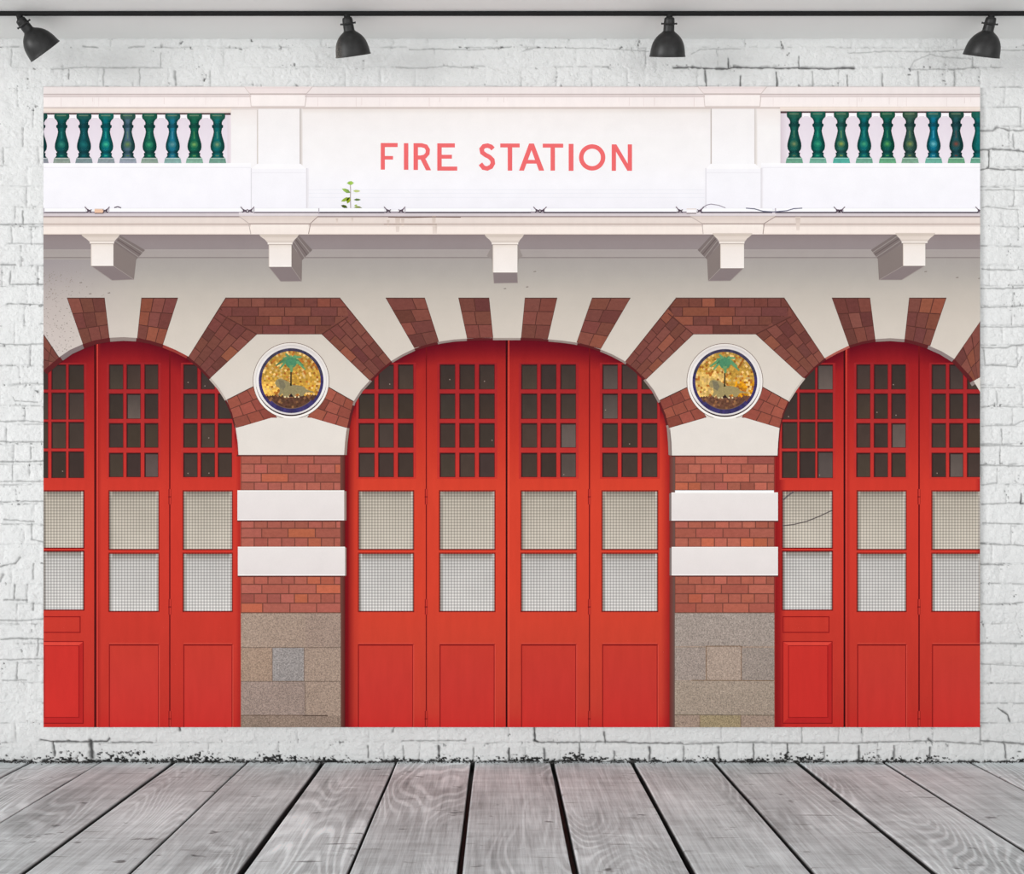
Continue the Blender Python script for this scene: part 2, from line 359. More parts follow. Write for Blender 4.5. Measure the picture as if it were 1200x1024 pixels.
def build_floor():
    #      wall-line px of each gap, gap width in metres
    gaps = [(-230, .008), (-140, .010), (-50, .008), (35, .006), (117, .006), (203, .012), (289, .0075), (378, .015), (464, .006), (554, .0125),
            (647, .013), (741, .013), (837, .011), (935, .015), (1036, .0085), (1137, .008), (1238, .010), (1335, .009), (1430, .009)]
    s = DW / F; verts = []; faces = []; pid = []; edge = []
    ys = [0.02, -.05, -.3, -.7, -1.2, -1.8, -2.5, -3.4, -4.4]
    rng = random.Random(3)
    for i, ((a, ga), (b, gb)) in enumerate(zip(gaps, gaps[1:])):
        xa = (a - VX) * s + ga / 2; xb = (b - VX) * s - gb / 2
        rows = []
        wa = [rng.uniform(-.0016, .0016) for _ in ys]; wb = [rng.uniform(-.0016, .0016) for _ in ys]
        dz = rng.uniform(-.0015, .001)
        for y, ja, jb in zip(ys, wa, wb):
            r = []
            for x, z, e in ((xa + ja, -.03, .03), (xa + ja, -.006, .10), (xa + ja + .0028, -.0008, 1.30), (xa + ja + .007, 0, 1.0),  # board arrises painted lighter as lit edges, gap sides coloured dark
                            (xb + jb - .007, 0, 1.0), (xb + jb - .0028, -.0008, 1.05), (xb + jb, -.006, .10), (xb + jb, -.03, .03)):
                r.append(len(verts)); verts.append((x, y, z + dz if z > -.02 else z)); pid.append(float(i + 1)); edge.append(e)
            rows.append(r)
        for r0, r1 in zip(rows, rows[1:]):
            for q in range(7): faces.append((r0[q], r0[q + 1], r1[q + 1], r1[q]))
    b0 = len(verts); xl = (gaps[0][0] - VX) * s; xr = (gaps[-1][0] - VX) * s
    for x, y in ((xl, .02), (xr, .02), (xr, -4.4), (xl, -4.4)):
        verts.append((x, y, -.03)); pid.append(0); edge.append(.015)
    faces.append((b0, b0 + 3, b0 + 2, b0 + 1))
    me = bpy.data.meshes.new('floor'); me.from_pydata(verts, [], faces)
    for nme, val in (('board', pid), ('edge', edge)):
        a = me.attributes.new(nme, 'FLOAT', 'POINT'); a.data.foreach_set('value', np.array(val, np.float32))
    import bmesh
    bm = bmesh.new(); bm.from_mesh(me); bmesh.ops.recalc_face_normals(bm, faces=bm.faces); bm.to_mesh(me); bm.free()
    me.materials.append(floor_mat())
    o = bpy.data.objects.new('floor', me); COL.objects.link(o); tag(o, kind='structure')
build_floor()

ZC = CZ + (VY - 45.5) * DW / F            # ceiling height: its line on the wall is row 45.5
def build_ceiling():
    t = NT('pale_grey_ceiling_paint'); v = t.coords((.6, 2, 1))
    f = t.math('MULTIPLY_ADD', t.noise(v, 1.6, 3), .10, .95)
    col = t.n('ShaderNodeRGB'); col.outputs[0].default_value = (.90, .90, .885, 1)
    m = t.finish(t.scale_col(col.outputs[0], f), .7, .2)
    x0, x1, y0, y1, z = -2.7, 2.75, -.75, .03, ZC
    V = [(x, y, zz) for zz in (z, z + .08) for (x, y) in ((x0, y0), (x1, y0), (x1, y1), (x0, y1))]
    Fc = [(0, 3, 2, 1), (4, 5, 6, 7), (0, 1, 5, 4), (1, 2, 6, 5), (2, 3, 7, 6), (3, 0, 4, 7)]
    tag(add_obj('ceiling', V, Fc, m), kind='structure')
build_ceiling()

# loose black grit where the wall meets the floor
def build_grit():
    rng = random.Random(11); V = []; Fc = []
    for i in range(1500):
        px = rng.uniform(-40, 1240)
        dens = .35 + .65 * (math.sin(px * .031) * .5 + .5) * (math.sin(px * .011 + 1) * .5 + .5)
        if 40 < px < 110 or px < 20: dens = 1
        if rng.random() > dens: continue
        x = (px - VX) * DW / F; y = -.006 - abs(rng.gauss(0, .009)); r = rng.uniform(.0012, .0042); z = r * .5
        b = len(V); q = [rng.uniform(.6, 1.3) for _ in range(6)]
        V += [(x + r * q[0], y, z), (x - r * q[1], y, z), (x, y + r * .8 * q[2], z), (x, y - r * q[3], z), (x, y, z + r * .8 * q[4]), (x, y, z - r * .6)]
        for a, c in ((0, 2), (2, 1), (1, 3), (3, 0)):
            Fc += [(b + a, b + c, b + 4), (b + c, b + a, b + 5)]
    t = NT('black_grit'); f = t.math('MULTIPLY_ADD', t.noise(t.coords(), 90, 2), 1.6, .2)
    col = t.n('ShaderNodeRGB'); col.outputs[0].default_value = (.055, .053, .05, 1)
    o = add_obj('dirt', V, Fc, t.finish(t.scale_col(col.outputs[0], f), .9, .2))
    tag(o, 'black gritty dirt lying along the foot of the white brick wall', 'dirt', kind='stuff')
build_grit()

# ------------------------------------------------------------------ ceiling track and spot shades
DR = 3.806
def black_mat(name, rough, worn=False):
    t = NT(name); v = t.coords()
    n = t.noise(v, 60, 4); c = t.ramp(n, [(.3, (.012, .012, .012)), (.7, (.024, .024, .024))])
    if worn:
        sp = t.n('ShaderNodeMapRange'); t.link(t.noise(v, 420, 2, .6), sp.inputs[0])
        sp.inputs[1].default_value = .50; sp.inputs[2].default_value = .62
        sx = t.n('ShaderNodeSeparateXYZ'); t.link(v, sx.inputs[0])
        mk = t.n('ShaderNodeMapRange'); t.link(sx.outputs[0], mk.inputs[0])
        mk.inputs[1].default_value = -.030; mk.inputs[2].default_value = -.055
        mx = t.n('ShaderNodeMix'); mx.data_type = 'RGBA'
        t.link(t.math('MULTIPLY', sp.outputs[0], mk.outputs[0]), mx.inputs['Factor'])
        t.link(c, mx.inputs[6]); mx.inputs[7].default_value = (.26, .22, .18, 1); c = mx.outputs[2]
    m = t.finish(c, rough, .35)
    return m
M_SHADE = black_mat('matt_black_enamel', .42); M_WORN = black_mat('worn_black_enamel', .45, True)
M_TRACK = NT('black_track').finish((.010, .010, .010), .6, .2)
def box(x0, x1, y0, y1, z0, z1):
    V = [(x, y, z) for z in (z0, z1) for (x, y) in ((x0, y0), (x1, y0), (x1, y1), (x0, y1))]
    return V, [(0, 3, 2, 1), (4, 5, 6, 7), (0, 1, 5, 4), (1, 2, 6, 5), (2, 3, 7, 6), (3, 0, 4, 7)]
def build_track():
    yc = DR - DW; h = .0125
    e = bpy.data.objects.new('lighting_track', None); COL.objects.link(e); e.location = (0, yc, ZC - h)
    V, Fc = box(-2.6, 2.65, -.005, .005, .0015, h)
    add_obj('rail', V, Fc, M_TRACK, e)
    V, Fc = box(-2.6, 2.65, -.005, -.0025, 0, .0015); V2, F2 = box(-2.6, 2.65, .0025, .005, 0, .0015)
    add_obj('flange', V + V2, Fc + [tuple(i + 8 for i in f) for f in F2], M_TRACK, e)
    t = NT('white_halo_strip'); m = t.finish((.86, .86, .86), .5, .3)
    V, Fc = box(-2.6, 2.65, .0052, .013, h - .003, h)  # added strip that imitates the bright halo line along the rail
    add_obj('halo_strip', V, Fc, m, e)['label'] = 'added white strip imitating a bright halo line'
    tag(e, 'long straight black lighting track running across the pale ceiling', 'track')
    return ZC - h
ZT = build_track()
def lathe(profile, seg=56, cap0=True):
    V = []; Fc = []
    for r, z in profile:
        for k in range(seg):
            a = 2 * math.pi * k / seg; V.append((r * math.cos(a), r * math.sin(a), z))
    for i in range(len(profile) - 1):
        for k in range(seg):
            a, b = i * seg + k, i * seg + (k + 1) % seg
            Fc.append((a, b, b + seg, a + seg))
    if cap0: Fc.append(tuple(range(seg)))
    return V, Fc
def build_lamp(top, rim, label, worn=False):
    """top, rim: px of the shade's upper end and of the middle of its mouth"""
    p = at(top[0], top[1], DR)
    px = DR / F
    view = (p - Vector(cam.location)).normalized()
    right = Vector((1, 0, 0)); right = (right - view * right.dot(view)).normalized()
    down = view.cross(right).normalized()
    if down.z > 0: down = -down
    ang = math.atan2(rim[0] - top[0], rim[1] - top[1])
    axis = (down * math.cos(ang) + right * math.sin(ang)).normalized()     # from socket to mouth
    L = math.hypot(rim[0] - top[0], rim[1] - top[1]) * px * math.cos(math.asin(view.z))
    zax = -axis; xax = (right * math.cos(ang) - down * math.sin(ang)).normalized(); yax = zax.cross(xax)
    e = bpy.data.objects.new('spotlight', None); COL.objects.link(e)
    e.matrix_world = Matrix.Translation(p) @ Matrix((xax, yax, zax)).transposed().to_4x4()
    k = L / 48.5                          # one photo px along the shade
    m = M_WORN if worn else M_SHADE
    cap = [(0.01, 0), (3.2, .05), (5.6, .9), (6.6, 2.2), (6.9, 4.2), (7.1, 7.6)]
    V, Fc = lathe([(r * k, -z * k) for r, z in cap]); add_obj('socket_cap', V, Fc, m, e, True)
    col_ = [(7.0, 7.3), (8.7, 7.5), (9.2, 8.3), (9.0, 9.2), (7.4, 9.6), (7.0, 10.2)]
    V, Fc = lathe([(r * k, -z * k) for r, z in col_], 40, False)
    for sgn in (-1, 1):                   # little clamp screws on the collar
        b = len(V); V2, F2 = box(sgn * 9.4 * k - 1.0 * k, sgn * 9.4 * k + 1.0 * k, -1.2 * k, 1.2 * k, -9.5 * k, -7.2 * k)
        V += V2; Fc += [tuple(i + b for i in f) for f in F2]
    add_obj('collar', V, Fc, m, e)
    V, Fc = lathe([(r * k, -z * k) for r, z in [(6.9, 9.8), (7.1, 12), (7.2, 16.5), (7.6, 18)]], 40, False)
    add_obj('neck', V, Fc, m, e, True)
    out = [(7.4, 17.2), (8.6, 18.6), (10.6, 20), (13.2, 22), (15.8, 24.6), (18, 27.6), (19.9, 31), (21.3, 34.8), (22.3, 39), (22.9, 43), (23.4, 46.8), (23.9, 47.6), (23.9, 48.5)]
    inn = [(23.2, 48.5), (22.8, 46.5), (22.3, 43), (21.6, 39), (20.6, 34.8), (19.2, 31), (17.3, 27.6), (15.1, 24.9), (12.4, 22.6), (8, 20.6), (.01, 20)]
    V, Fc = lathe([(r * k, -z * k) for r, z in out + inn], 64, False)
    add_obj('shade', V, Fc, m, e, True)
    # bulb inside
    bl = [(.01, 45), (3, 44.6), (6.5, 42.5), (8.6, 38.5), (8.2, 34.5), (5, 29), (4, 25), (4, 20.2)]
    t = bpy.data.materials.get('frosted_bulb')
    if not t:
        nt = NT('frosted_bulb'); t = nt.finish((.82, .82, .80), .35, .4)
    V, Fc = lathe([(r * k, -z * k) for r, z in bl], 32, False); add_obj('bulb', V, Fc, t, e, True)['label'] = 'frosted white bulb'
    # hidden pivot that joins the socket to the track above it
    inv = e.matrix_world.inverted()
    a = Vector((p.x, p.y, ZT - .0004)); b = p + axis * (2.5 * k); r = 4.2 * k
    V = []; Fc = []; n = 20
    for q in (a, b):
        for i in range(n):
            t_ = 2 * math.pi * i / n
            V.append(inv @ (q + Vector((r * math.cos(t_), r * math.sin(t_), 0))))
    for i in range(n): Fc.append((i, (i + 1) % n, n + (i + 1) % n, n + i))
    add_obj('pivot', V, Fc, M_TRACK, e)
    tag(e, label, 'spotlight', 'spotlights on the ceiling track')
build_lamp((22.5, 21.5), (47.8, 60.6), 'black spotlight on the track tilted most sharply to the side, leftmost of the four')
build_lamp((406.5, 19.6), (412.3, 66), 'black spotlight with worn speckled left edge, tilted slightly, above the left medallion', True)
build_lamp((784.6, 19.6), (784.6, 67), 'black spotlight hanging perfectly level on the track, above the sign end of FIRE STATION')
build_lamp((1162, 19.6), (1157, 66), 'black spotlight tipped slightly left, rightmost on the track above the right balustrade')

# ------------------------------------------------------------------ the printed backdrop
YF = -(DW - 4.006)                        # front of the sheet
LAY = 0.00008                             # ink layers lie this far apart
sheet_loc = Vector(((CXP - VX) * S, YF, CZ + (VY - SY1) * S))
def P(x, y, layer, lift=0.0): return ((x - CXP) * S, -layer * LAY - lift, (SY1 - y) * S)
class Part:
    def __init__(s): s.v = []; s.f = []; s.c = []; s.n = 0
    def poly(s, pts, col, layer):
        """flat patch; col one colour or a list of one per point"""
        b = len(s.v)
        pts = [(min(SX1, max(SX0, x)), min(SY1, max(SY0, y))) for x, y in pts]
        s.n += 1; lift = (s.n % 24) * 3e-6        # overlapping strokes of one motif never coincide
        s.v += [P(x, y, layer, lift) for x, y in pts]
        if isinstance(col, list): s.c += [ink(c) for c in col]
        else: s.c += [ink(col)] * len(pts)
        if len(pts) <= 4: fs = [tuple(range(len(pts)))]
        else: fs = tessellate_polygon([[Vector((x, y, 0)) for x, y in pts]])
        for f in fs:
            f = list(f); a = 0
            for i in range(len(f)):
                (x0, y0), (x1, y1) = pts[f[i]], pts[f[(i + 1) % len(f)]]; a += x0 * y1 - x1 * y0
            if abs(a) < 1e-6: continue
            if a > 0: f.reverse()
            s.f.append(tuple(b + i for i in f))
        return s
    def rect(s, x0, y0, x1, y1, col, layer): return s.poly([(x0, y0), (x1, y0), (x1, y1), (x0, y1)], col, layer)
    def vgrad(s, x0, y0, x1, y1, c0, c1, layer): return s.poly([(x0, y0), (x1, y0), (x1, y1), (x0, y1)], [c0, c0, c1, c1], layer)
    def hgrad(s, x0, y0, x1, y1, c0, c1, layer): return s.poly([(x0, y0), (x1, y0), (x1, y1), (x0, y1)], [c0, c1, c1, c0], layer)
    def bands(s, x0, x1, table, layer):
        for (a, ca), (b, cb) in zip(table, table[1:]):
            if b > a: s.vgrad(x0, a, x1, b, ca, cb, layer)
        return s
    def stroke(s, pts, wd, col, layer, w1=None):
        L = []; R = []; n = len(pts)
        for i, (x, y) in enumerate(pts):
            if i == 0: dx, dy = pts[1][0] - x, pts[1][1] - y; k = 1
            elif i == n - 1: dx, dy = x - pts[i - 1][0], y - pts[i - 1][1]; k = 1
            else:
                ax, ay = x - pts[i - 1][0], y - pts[i - 1][1]; bx, by = pts[i + 1][0] - x, pts[i + 1][1] - y
                la = math.hypot(ax, ay) or 1; lb = math.hypot(bx, by) or 1
                dx, dy = ax / la + bx / lb, ay / la + by / lb
                k = 1 / max(.5, math.hypot(dx, dy) / 2)
            l = math.hypot(dx, dy) or 1
            ww = wd if w1 is None else wd + (w1 - wd) * i / (n - 1)
            nx, ny = -dy / l * ww / 2 * k, dx / l * ww / 2 * k
            L.append((x + nx, y + ny)); R.append((x - nx, y - ny))
        for i in range(n - 1): s.poly([L[i], L[i + 1], R[i + 1], R[i]], col, layer)
        return s
    def disc(s, cx, cy, r, col, layer, n=64): return s.poly([(cx + r * math.cos(2 * math.pi * k / n), cy + r * math.sin(2 * math.pi * k / n)) for k in range(n)], col, layer)
    def ring(s, cx, cy, r0, r1, col, layer, n=72):
        for k in range(n):
            a, b = 2 * math.pi * k / n, 2 * math.pi * (k + 1) / n
            c = col(a) if callable(col) else col
            s.poly([(cx + r0 * math.cos(a), cy + r0 * math.sin(a)), (cx + r0 * math.cos(b), cy + r0 * math.sin(b)),
                    (cx + r1 * math.cos(b), cy + r1 * math.sin(b)), (cx + r1 * math.cos(a), cy + r1 * math.sin(a))], c, layer)
        return s
    def cells(s, q, rows, colf, layer, inset=.45):
        """brick cells in the quad q (TL,TR,BR,BL); rows = list of (height, [cell widths])"""
        def bil(u, v):
            (ax, ay), (bx, by), (cx, cy), (dx, dy) = q
            return ((1 - v) * ((1 - u) * ax + u * bx) + v * ((1 - u) * dx + u * cx), (1 - v) * ((1 - u) * ay + u * by) + v * ((1 - u) * dy + u * cy))
        H = sum(h for h, _ in rows); v0 = 0
        lw = (math.dist(q[0], q[1]) + math.dist(q[3], q[2])) / 2; lh = (math.dist(q[0], q[3]) + math.dist(q[1], q[2])) / 2
        for h, ws in rows:
            v1 = v0 + h / H; W = sum(ws); u0 = 0
            for wd in ws:
                u1 = u0 + wd / W; iu = inset / lw; iv = inset / lh
                s.poly([bil(u0 + iu, v0 + iv), bil(u1 - iu, v0 + iv), bil(u1 - iu, v1 - iv), bil(u0 + iu, v1 - iv)], colf(), layer)
                u0 = u1
            v0 = v1
        return s
    def build(s, name, mat, parent, label=None):
        o = add_obj(name, s.v, s.f, mat, parent, False, s.c)
        if label: o['label'] = label
        return o

def build_sheet():
    t = NT('white_vinyl'); f = t.math('MULTIPLY_ADD', t.noise(t.coords(), 5, 2), .02, .93)
    col = t.n('ShaderNodeRGB'); col.outputs[0].default_value = (.95, .95, .95, 1)
    m = t.finish(t.scale_col(col.outputs[0], f), .7, .1)
    hw = (SX1 - SX0) / 2 * S; H = (SY1 - SY0) * S
    V, Fc = box(-hw, hw, 0, .004, 0, H)
    o = add_obj('photo_backdrop', V, Fc, m); o.location = sheet_loc
    return tag(o, 'large flat printed backdrop of a white fire station with red doors hung on brick wall', 'backdrop', kind='thing')
sheet = build_sheet()

# ---- red folding doors (lowest ink)
ARCH_L = [(38, 452), (51, 434), (70.3, 418), (82, 410), (96.8, 403.5), (112, 398.5), (128.8, 395.8), (145, 395), (160, 396), (176, 399), (191.7, 404), (206, 410), (220, 417.3), (234, 429), (247, 443), (257, 455), (265.4, 468.5), (272, 484), (276, 501), (278.5, 518), (279.5, 533)]
ARCH_C = [(403.8, 533), (404.8, 518), (407, 501.5), (410, 486), (414, 471), (423, 457), (434, 445), (446, 433), (458.5, 423), (471, 415.5), (485.6, 408.5), (500, 403.8), (517, 400), (532, 397.8), (547, 396.8), (562, 396.2), (577.7, 396), (594, 396), (610, 396), (626, 396.6), (642.7, 397.6), (658, 399), (672.7, 401), (689, 404.6), (704, 409.5), (718, 415.5), (731, 422.5), (744, 432.5), (756, 444), (766, 457), (773.6, 471), (780, 486), (784, 502), (785.3, 518), (786, 533)]
ARCH_R = [(911, 533), (911.8, 518), (913.4, 501), (917, 485), (923.4, 470), (932, 456), (942, 442.5), (954, 430), (966.7, 419.5), (980, 412), (994.7, 405), (1010, 400.3), (1025.7, 397.4), (1043, 396.3), (1060, 397.4), (1074, 400.5), (1088, 405), (1103, 411.5), (1118, 420.5), (1128, 431), (1138, 442), (1143, 450), (1149, 460)]
def interp(pts, x):
    for (a, ya), (b, yb) in zip(pts, pts[1:]):
        if a <= x <= b: return ya + (yb - ya) * (x - a) / (b - a or 1)
    return pts[0][1] if x < pts[0][0] else pts[-1][1]
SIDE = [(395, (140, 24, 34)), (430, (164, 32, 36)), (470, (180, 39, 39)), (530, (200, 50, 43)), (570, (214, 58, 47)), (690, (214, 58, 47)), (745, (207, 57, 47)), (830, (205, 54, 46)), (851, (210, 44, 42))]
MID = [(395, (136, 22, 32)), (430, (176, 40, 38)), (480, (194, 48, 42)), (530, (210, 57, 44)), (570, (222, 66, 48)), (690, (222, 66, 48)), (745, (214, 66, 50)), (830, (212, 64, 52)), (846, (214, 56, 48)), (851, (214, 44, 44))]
def door_leaf(x0, x1, arch, table, jamb, wins, panes, rows, kind, panel, seams, hinge=None, cable=False):
    """kind: flat / moulded lower panel; jamb: px edge that stands in the pier's shade (or None)"""
    leaf = Part()
    def col(x, y):
        c = stops(table, y)
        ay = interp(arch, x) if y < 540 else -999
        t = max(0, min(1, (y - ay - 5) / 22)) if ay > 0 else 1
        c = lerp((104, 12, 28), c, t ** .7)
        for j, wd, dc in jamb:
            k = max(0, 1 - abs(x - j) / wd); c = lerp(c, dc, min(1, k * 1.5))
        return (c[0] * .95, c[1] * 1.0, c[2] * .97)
    xs = [x0 + (x1 - x0) * i / 12 for i in range(13)]
    ys = list(np.arange(392, 560, 6)) + list(np.arange(560, 852, 14.6)) + [852]
    for i in range(12):
        for j in range(len(ys) - 1):
            q = [(xs[i], ys[j]), (xs[i + 1], ys[j]), (xs[i + 1], ys[j + 1]), (xs[i], ys[j + 1])]
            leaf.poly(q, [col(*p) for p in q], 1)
    for sx, wd, c in seams: leaf.rect(sx - wd / 2, 398, sx + wd / 2, 852, c, 2)
    lf = leaf.build('door_leaf', M_DOOR, sheet)
    g = Part(); rnd = random.Random(int(x0))
    g.bands(panes[0][0] - 3.5, min(SX1, panes[-1][1] + 3.5), [(rows[0][0] - 2.5, (154, 36, 40)), (462, (166, 42, 44)), (525, (184, 50, 47)), (rows[-1][1] + 2.5, (196, 54, 46))], 2)
    for (a, b) in panes:
        for (c, d) in rows:
            base = jit((71, 58, 51), .10, rnd)
            if rnd.random() < .12: base = jit((98, 86, 80), .1, rnd)
            top = lerp(base, (48, 42, 42), .45 if c < 470 else .2)
            g.rect(a - .9, c - .9, b + .6, d + .6, (98, 26, 28), 3)
            g.vgrad(a, c, b, d, top, base, 4)
            g.rect(a, c, b, c + 1.1, (44, 34, 34), 5); g.rect(a, c, a + .9, d, (50, 38, 37), 5)
            if rnd.random() < .13:
                sx_, sy_ = rnd.uniform(a + 1, b - 3), rnd.uniform(c + 16, d - 3); g.rect(sx_, sy_, sx_ + 1.2, sy_ + 1.2, (150, 132, 122), 6)
    g.build('glazing', M_PANE, lf, 'dark small-paned glazing')
    wx0, wx1, lines = wins
    for i, (a, b) in enumerate(lines):
        p = Part()
        dk = (128, 22, 26) if kind == 'moulded' else (150, 40, 34)
        p.rect(wx0 - 1.4, a - 1.6, wx1 + 1.2, b + 1.4, dk, 2)
        c_hi, c_lo = ((202, 192, 177), (222, 212, 198)) if i == 0 else ((214, 210, 206), (232, 228, 224))
        p.vgrad(wx0, a, wx1, a + 9, (150, 140, 130), c_hi, 3); p.vgrad(wx0, a + 9, wx1, b, c_hi, c_lo, 3)
        p.hgrad(wx0, a, wx0 + 3.5, b, (142, 132, 124), c_hi, 4); p.hgrad(wx1 - 2.5, a, wx1, b, c_lo, (176, 166, 158), 4)
        if cable and i == 0:
            p.stroke([(917, 616), (930, 614.5), (945, 611), (960, 605), (975, 598)], 1.3, (112, 102, 100), 5)
            p.stroke([(917.5, 586), (923, 581), (930, 576)], 1.8, (118, 110, 112), 5)
        p.build('mesh_window', M_WIRE, lf, 'pale wire mesh window')
    pn = Part(); px0, px1, py0, py1 = panel
    if kind == 'flat':
        tone = [(py0, (198, 60, 48)), (800, (200, 58, 50)), (842, (204, 54, 48)), (852, (210, 44, 44))]
        pn.bands(px0, px1, tone, 2)
        pn.rect(px0 - .3, py0 - 1, px1 + .6, py0 + 1, (140, 28, 28), 3)
        pn.rect(px0 - .4, py0, px0 + .9, 852, (146, 30, 30), 3); pn.rect(px1 - .7, py0, px1 + .5, 852, (160, 36, 34), 3)
        pn.rect(px1 + .6, py0, px1 + 1.3, 852, (224, 84, 70), 3); pn.rect(px0, py0 - 1.9, px1, py0 - 1.1, (224, 84, 68), 3)
    else:
        for (a, b, c, d) in ((px0 - 1, 722, px1 - 3, 741.5), (px0 - 1, py0, px1 + .6, 848)):
            for q in ((a, b, c, b + 1.2), (a, d - 1.2, c, d), (a, b, a + 1, d), (c - 1.1, b, c, d)): pn.rect(*q, (146, 26, 28), 3)
        ix0, ix1, iy0, iy1 = px0 + 6, px1 - 5, py0 + 5, 841
        pn.poly([(px0, py0 + 1.2), (px1, py0 + 1.2), (ix1, iy0), (ix0, iy0)], (222, 72, 60), 2)
        pn.poly([(px1, py0 + 1.2), (px1, 847), (ix1, iy1), (ix1, iy0)], (186, 40, 38), 2)
        pn.poly([(px0, py0 + 1.2), (ix0, iy0), (ix0, iy1), (px0, 847)], (206, 54, 46), 2)
        pn.poly([(px0, 847), (ix0, iy1), (ix1, iy1), (px1, 847)], (190, 40, 40), 2)
        pn.bands(ix0, ix1, [(iy0, (203, 52, 45)), (iy1, (206, 50, 45))], 2)
        for q in ((ix0, iy0, ix1, iy0 + .9), (ix0, iy1 - 1, ix1, iy1), (ix0 - .5, iy0, ix0 + .5, iy1), (ix1 - .6, iy0, ix1 + .5, iy1)): pn.rect(*q, (160, 30, 30), 3)
    pn.build('door_panel', M_DOOR, lf)
    if hinge:
        for hy in hinge[1]:
            h = Part(); hx = hinge[0]
            h.rect(hx - 1.6, hy, hx + 1.6, hy + 18, (150, 34, 32), 4); h.rect(hx - .2, hy, hx + 1, hy + 18, (206, 62, 52), 5)
            h.rect(hx - 1.8, hy + 8.6, hx + 1.8, hy + 9.6, (110, 20, 24), 6)
            h.build('hinge', M_DOOR, lf)
SD = (52, 10, 14); SL = (112, 20, 25)
RW = [(427.5, 455.7), (461.7, 490.3), (496.4, 524), (531.2, 558.5)]
RM = [(427.7, 456), (460.6, 491), (495, 525), (529.5, 559.5)]
H3 = [573, 702, 833]
JD = (128, 16, 24)
ML = [(576, 643.2), (649, 715.8)]; MM = [(576, 641.5), (646.5, 714)]
door_leaf(51, 111.6, ARCH_L, SIDE, [], (51, 97.8, MM), [(51, 56), (61, 77), (81, 98)], RM, 'moulded', (46, 97.5, 751, 848), [(111.4, 1.8, SD), (114.2, .8, (226, 80, 66))])
door_leaf(111.6, 198.9, ARCH_L, SIDE, [(112, 3, (150, 30, 32))], (128.2, 185.6, ML), [(128.4, 144), (149, 164.4), (170, 185)], RW, 'flat', (128, 185.8, 755.5, 852), [], (199, H3))
door_leaf(198.9, 283, ARCH_L, SIDE, [(283, 5, (170, 34, 34))], (215.2, 271.8, ML), [(215.5, 231), (236, 251.3), (256, 271.4)], RW, 'flat', (215.2, 272, 755.5, 852), [(199, 1.5, SL)])
door_leaf(399, 499.5, ARCH_C, MID, [(404, 13, JD)], (420.8, 484.2, ML), [(421, 438.4), (444, 461), (467, 484)], RW, 'flat', (419.8, 483.8, 755.5, 852), [], (499.4, H3))
door_leaf(499.5, 593.4, ARCH_C, MID, [], (515.8, 579.4, ML), [(516, 533), (539, 556), (562, 579.2)], RW, 'flat', (515.5, 579.2, 755.5, 852), [(499.6, 1.3, SL)])
door_leaf(593.4, 690.8, ARCH_C, MID, [], (611.2, 675, ML), [(611.4, 629), (634.3, 651.5), (657.3, 674.5)], RW, 'flat', (611, 674.8, 755.5, 852), [(593.6, 2, SD), (596.2, .8, (228, 88, 68))], (690.6, H3))
door_leaf(690.8, 791, ARCH_C, MID, [(788, 9, (150, 24, 30))], (706.2, 770.2, ML), [(706.5, 723.5), (729, 746.7), (752.4, 769.8)], RW, 'flat', (706, 770.2, 755.5, 852), [(690.8, 1.4, SL)])
door_leaf(907, 989.5, ARCH_R, SIDE, [(909, 9, (142, 22, 28))], (917.4, 975, MM), [(917, 934), (937.4, 955), (958.4, 975.5)], RM, 'moulded', (918, 975, 751, 848), [], None, True)
door_leaf(989.5, 1077, ARCH_R, SIDE, [(990, 3, (160, 30, 32))], (1005, 1061.4, ML), [(1004.2, 1019.4), (1024.7, 1040), (1045.2, 1061)], RW, 'flat', (1004.8, 1061.6, 755.5, 852), [(989.4, 1.7, SD), (992, .8, (226, 80, 66))], (1076.8, H3))
door_leaf(1077, 1148.5, ARCH_R, SIDE, [(1149, 5, (176, 36, 36))], (1092.7, 1148.5, ML), [(1092.4, 1108), (1113, 1128.3), (1133.8, 1148.5)], RW, 'flat', (1092.5, 1152, 755.5, 852), [(1077, 1.8, SL)])

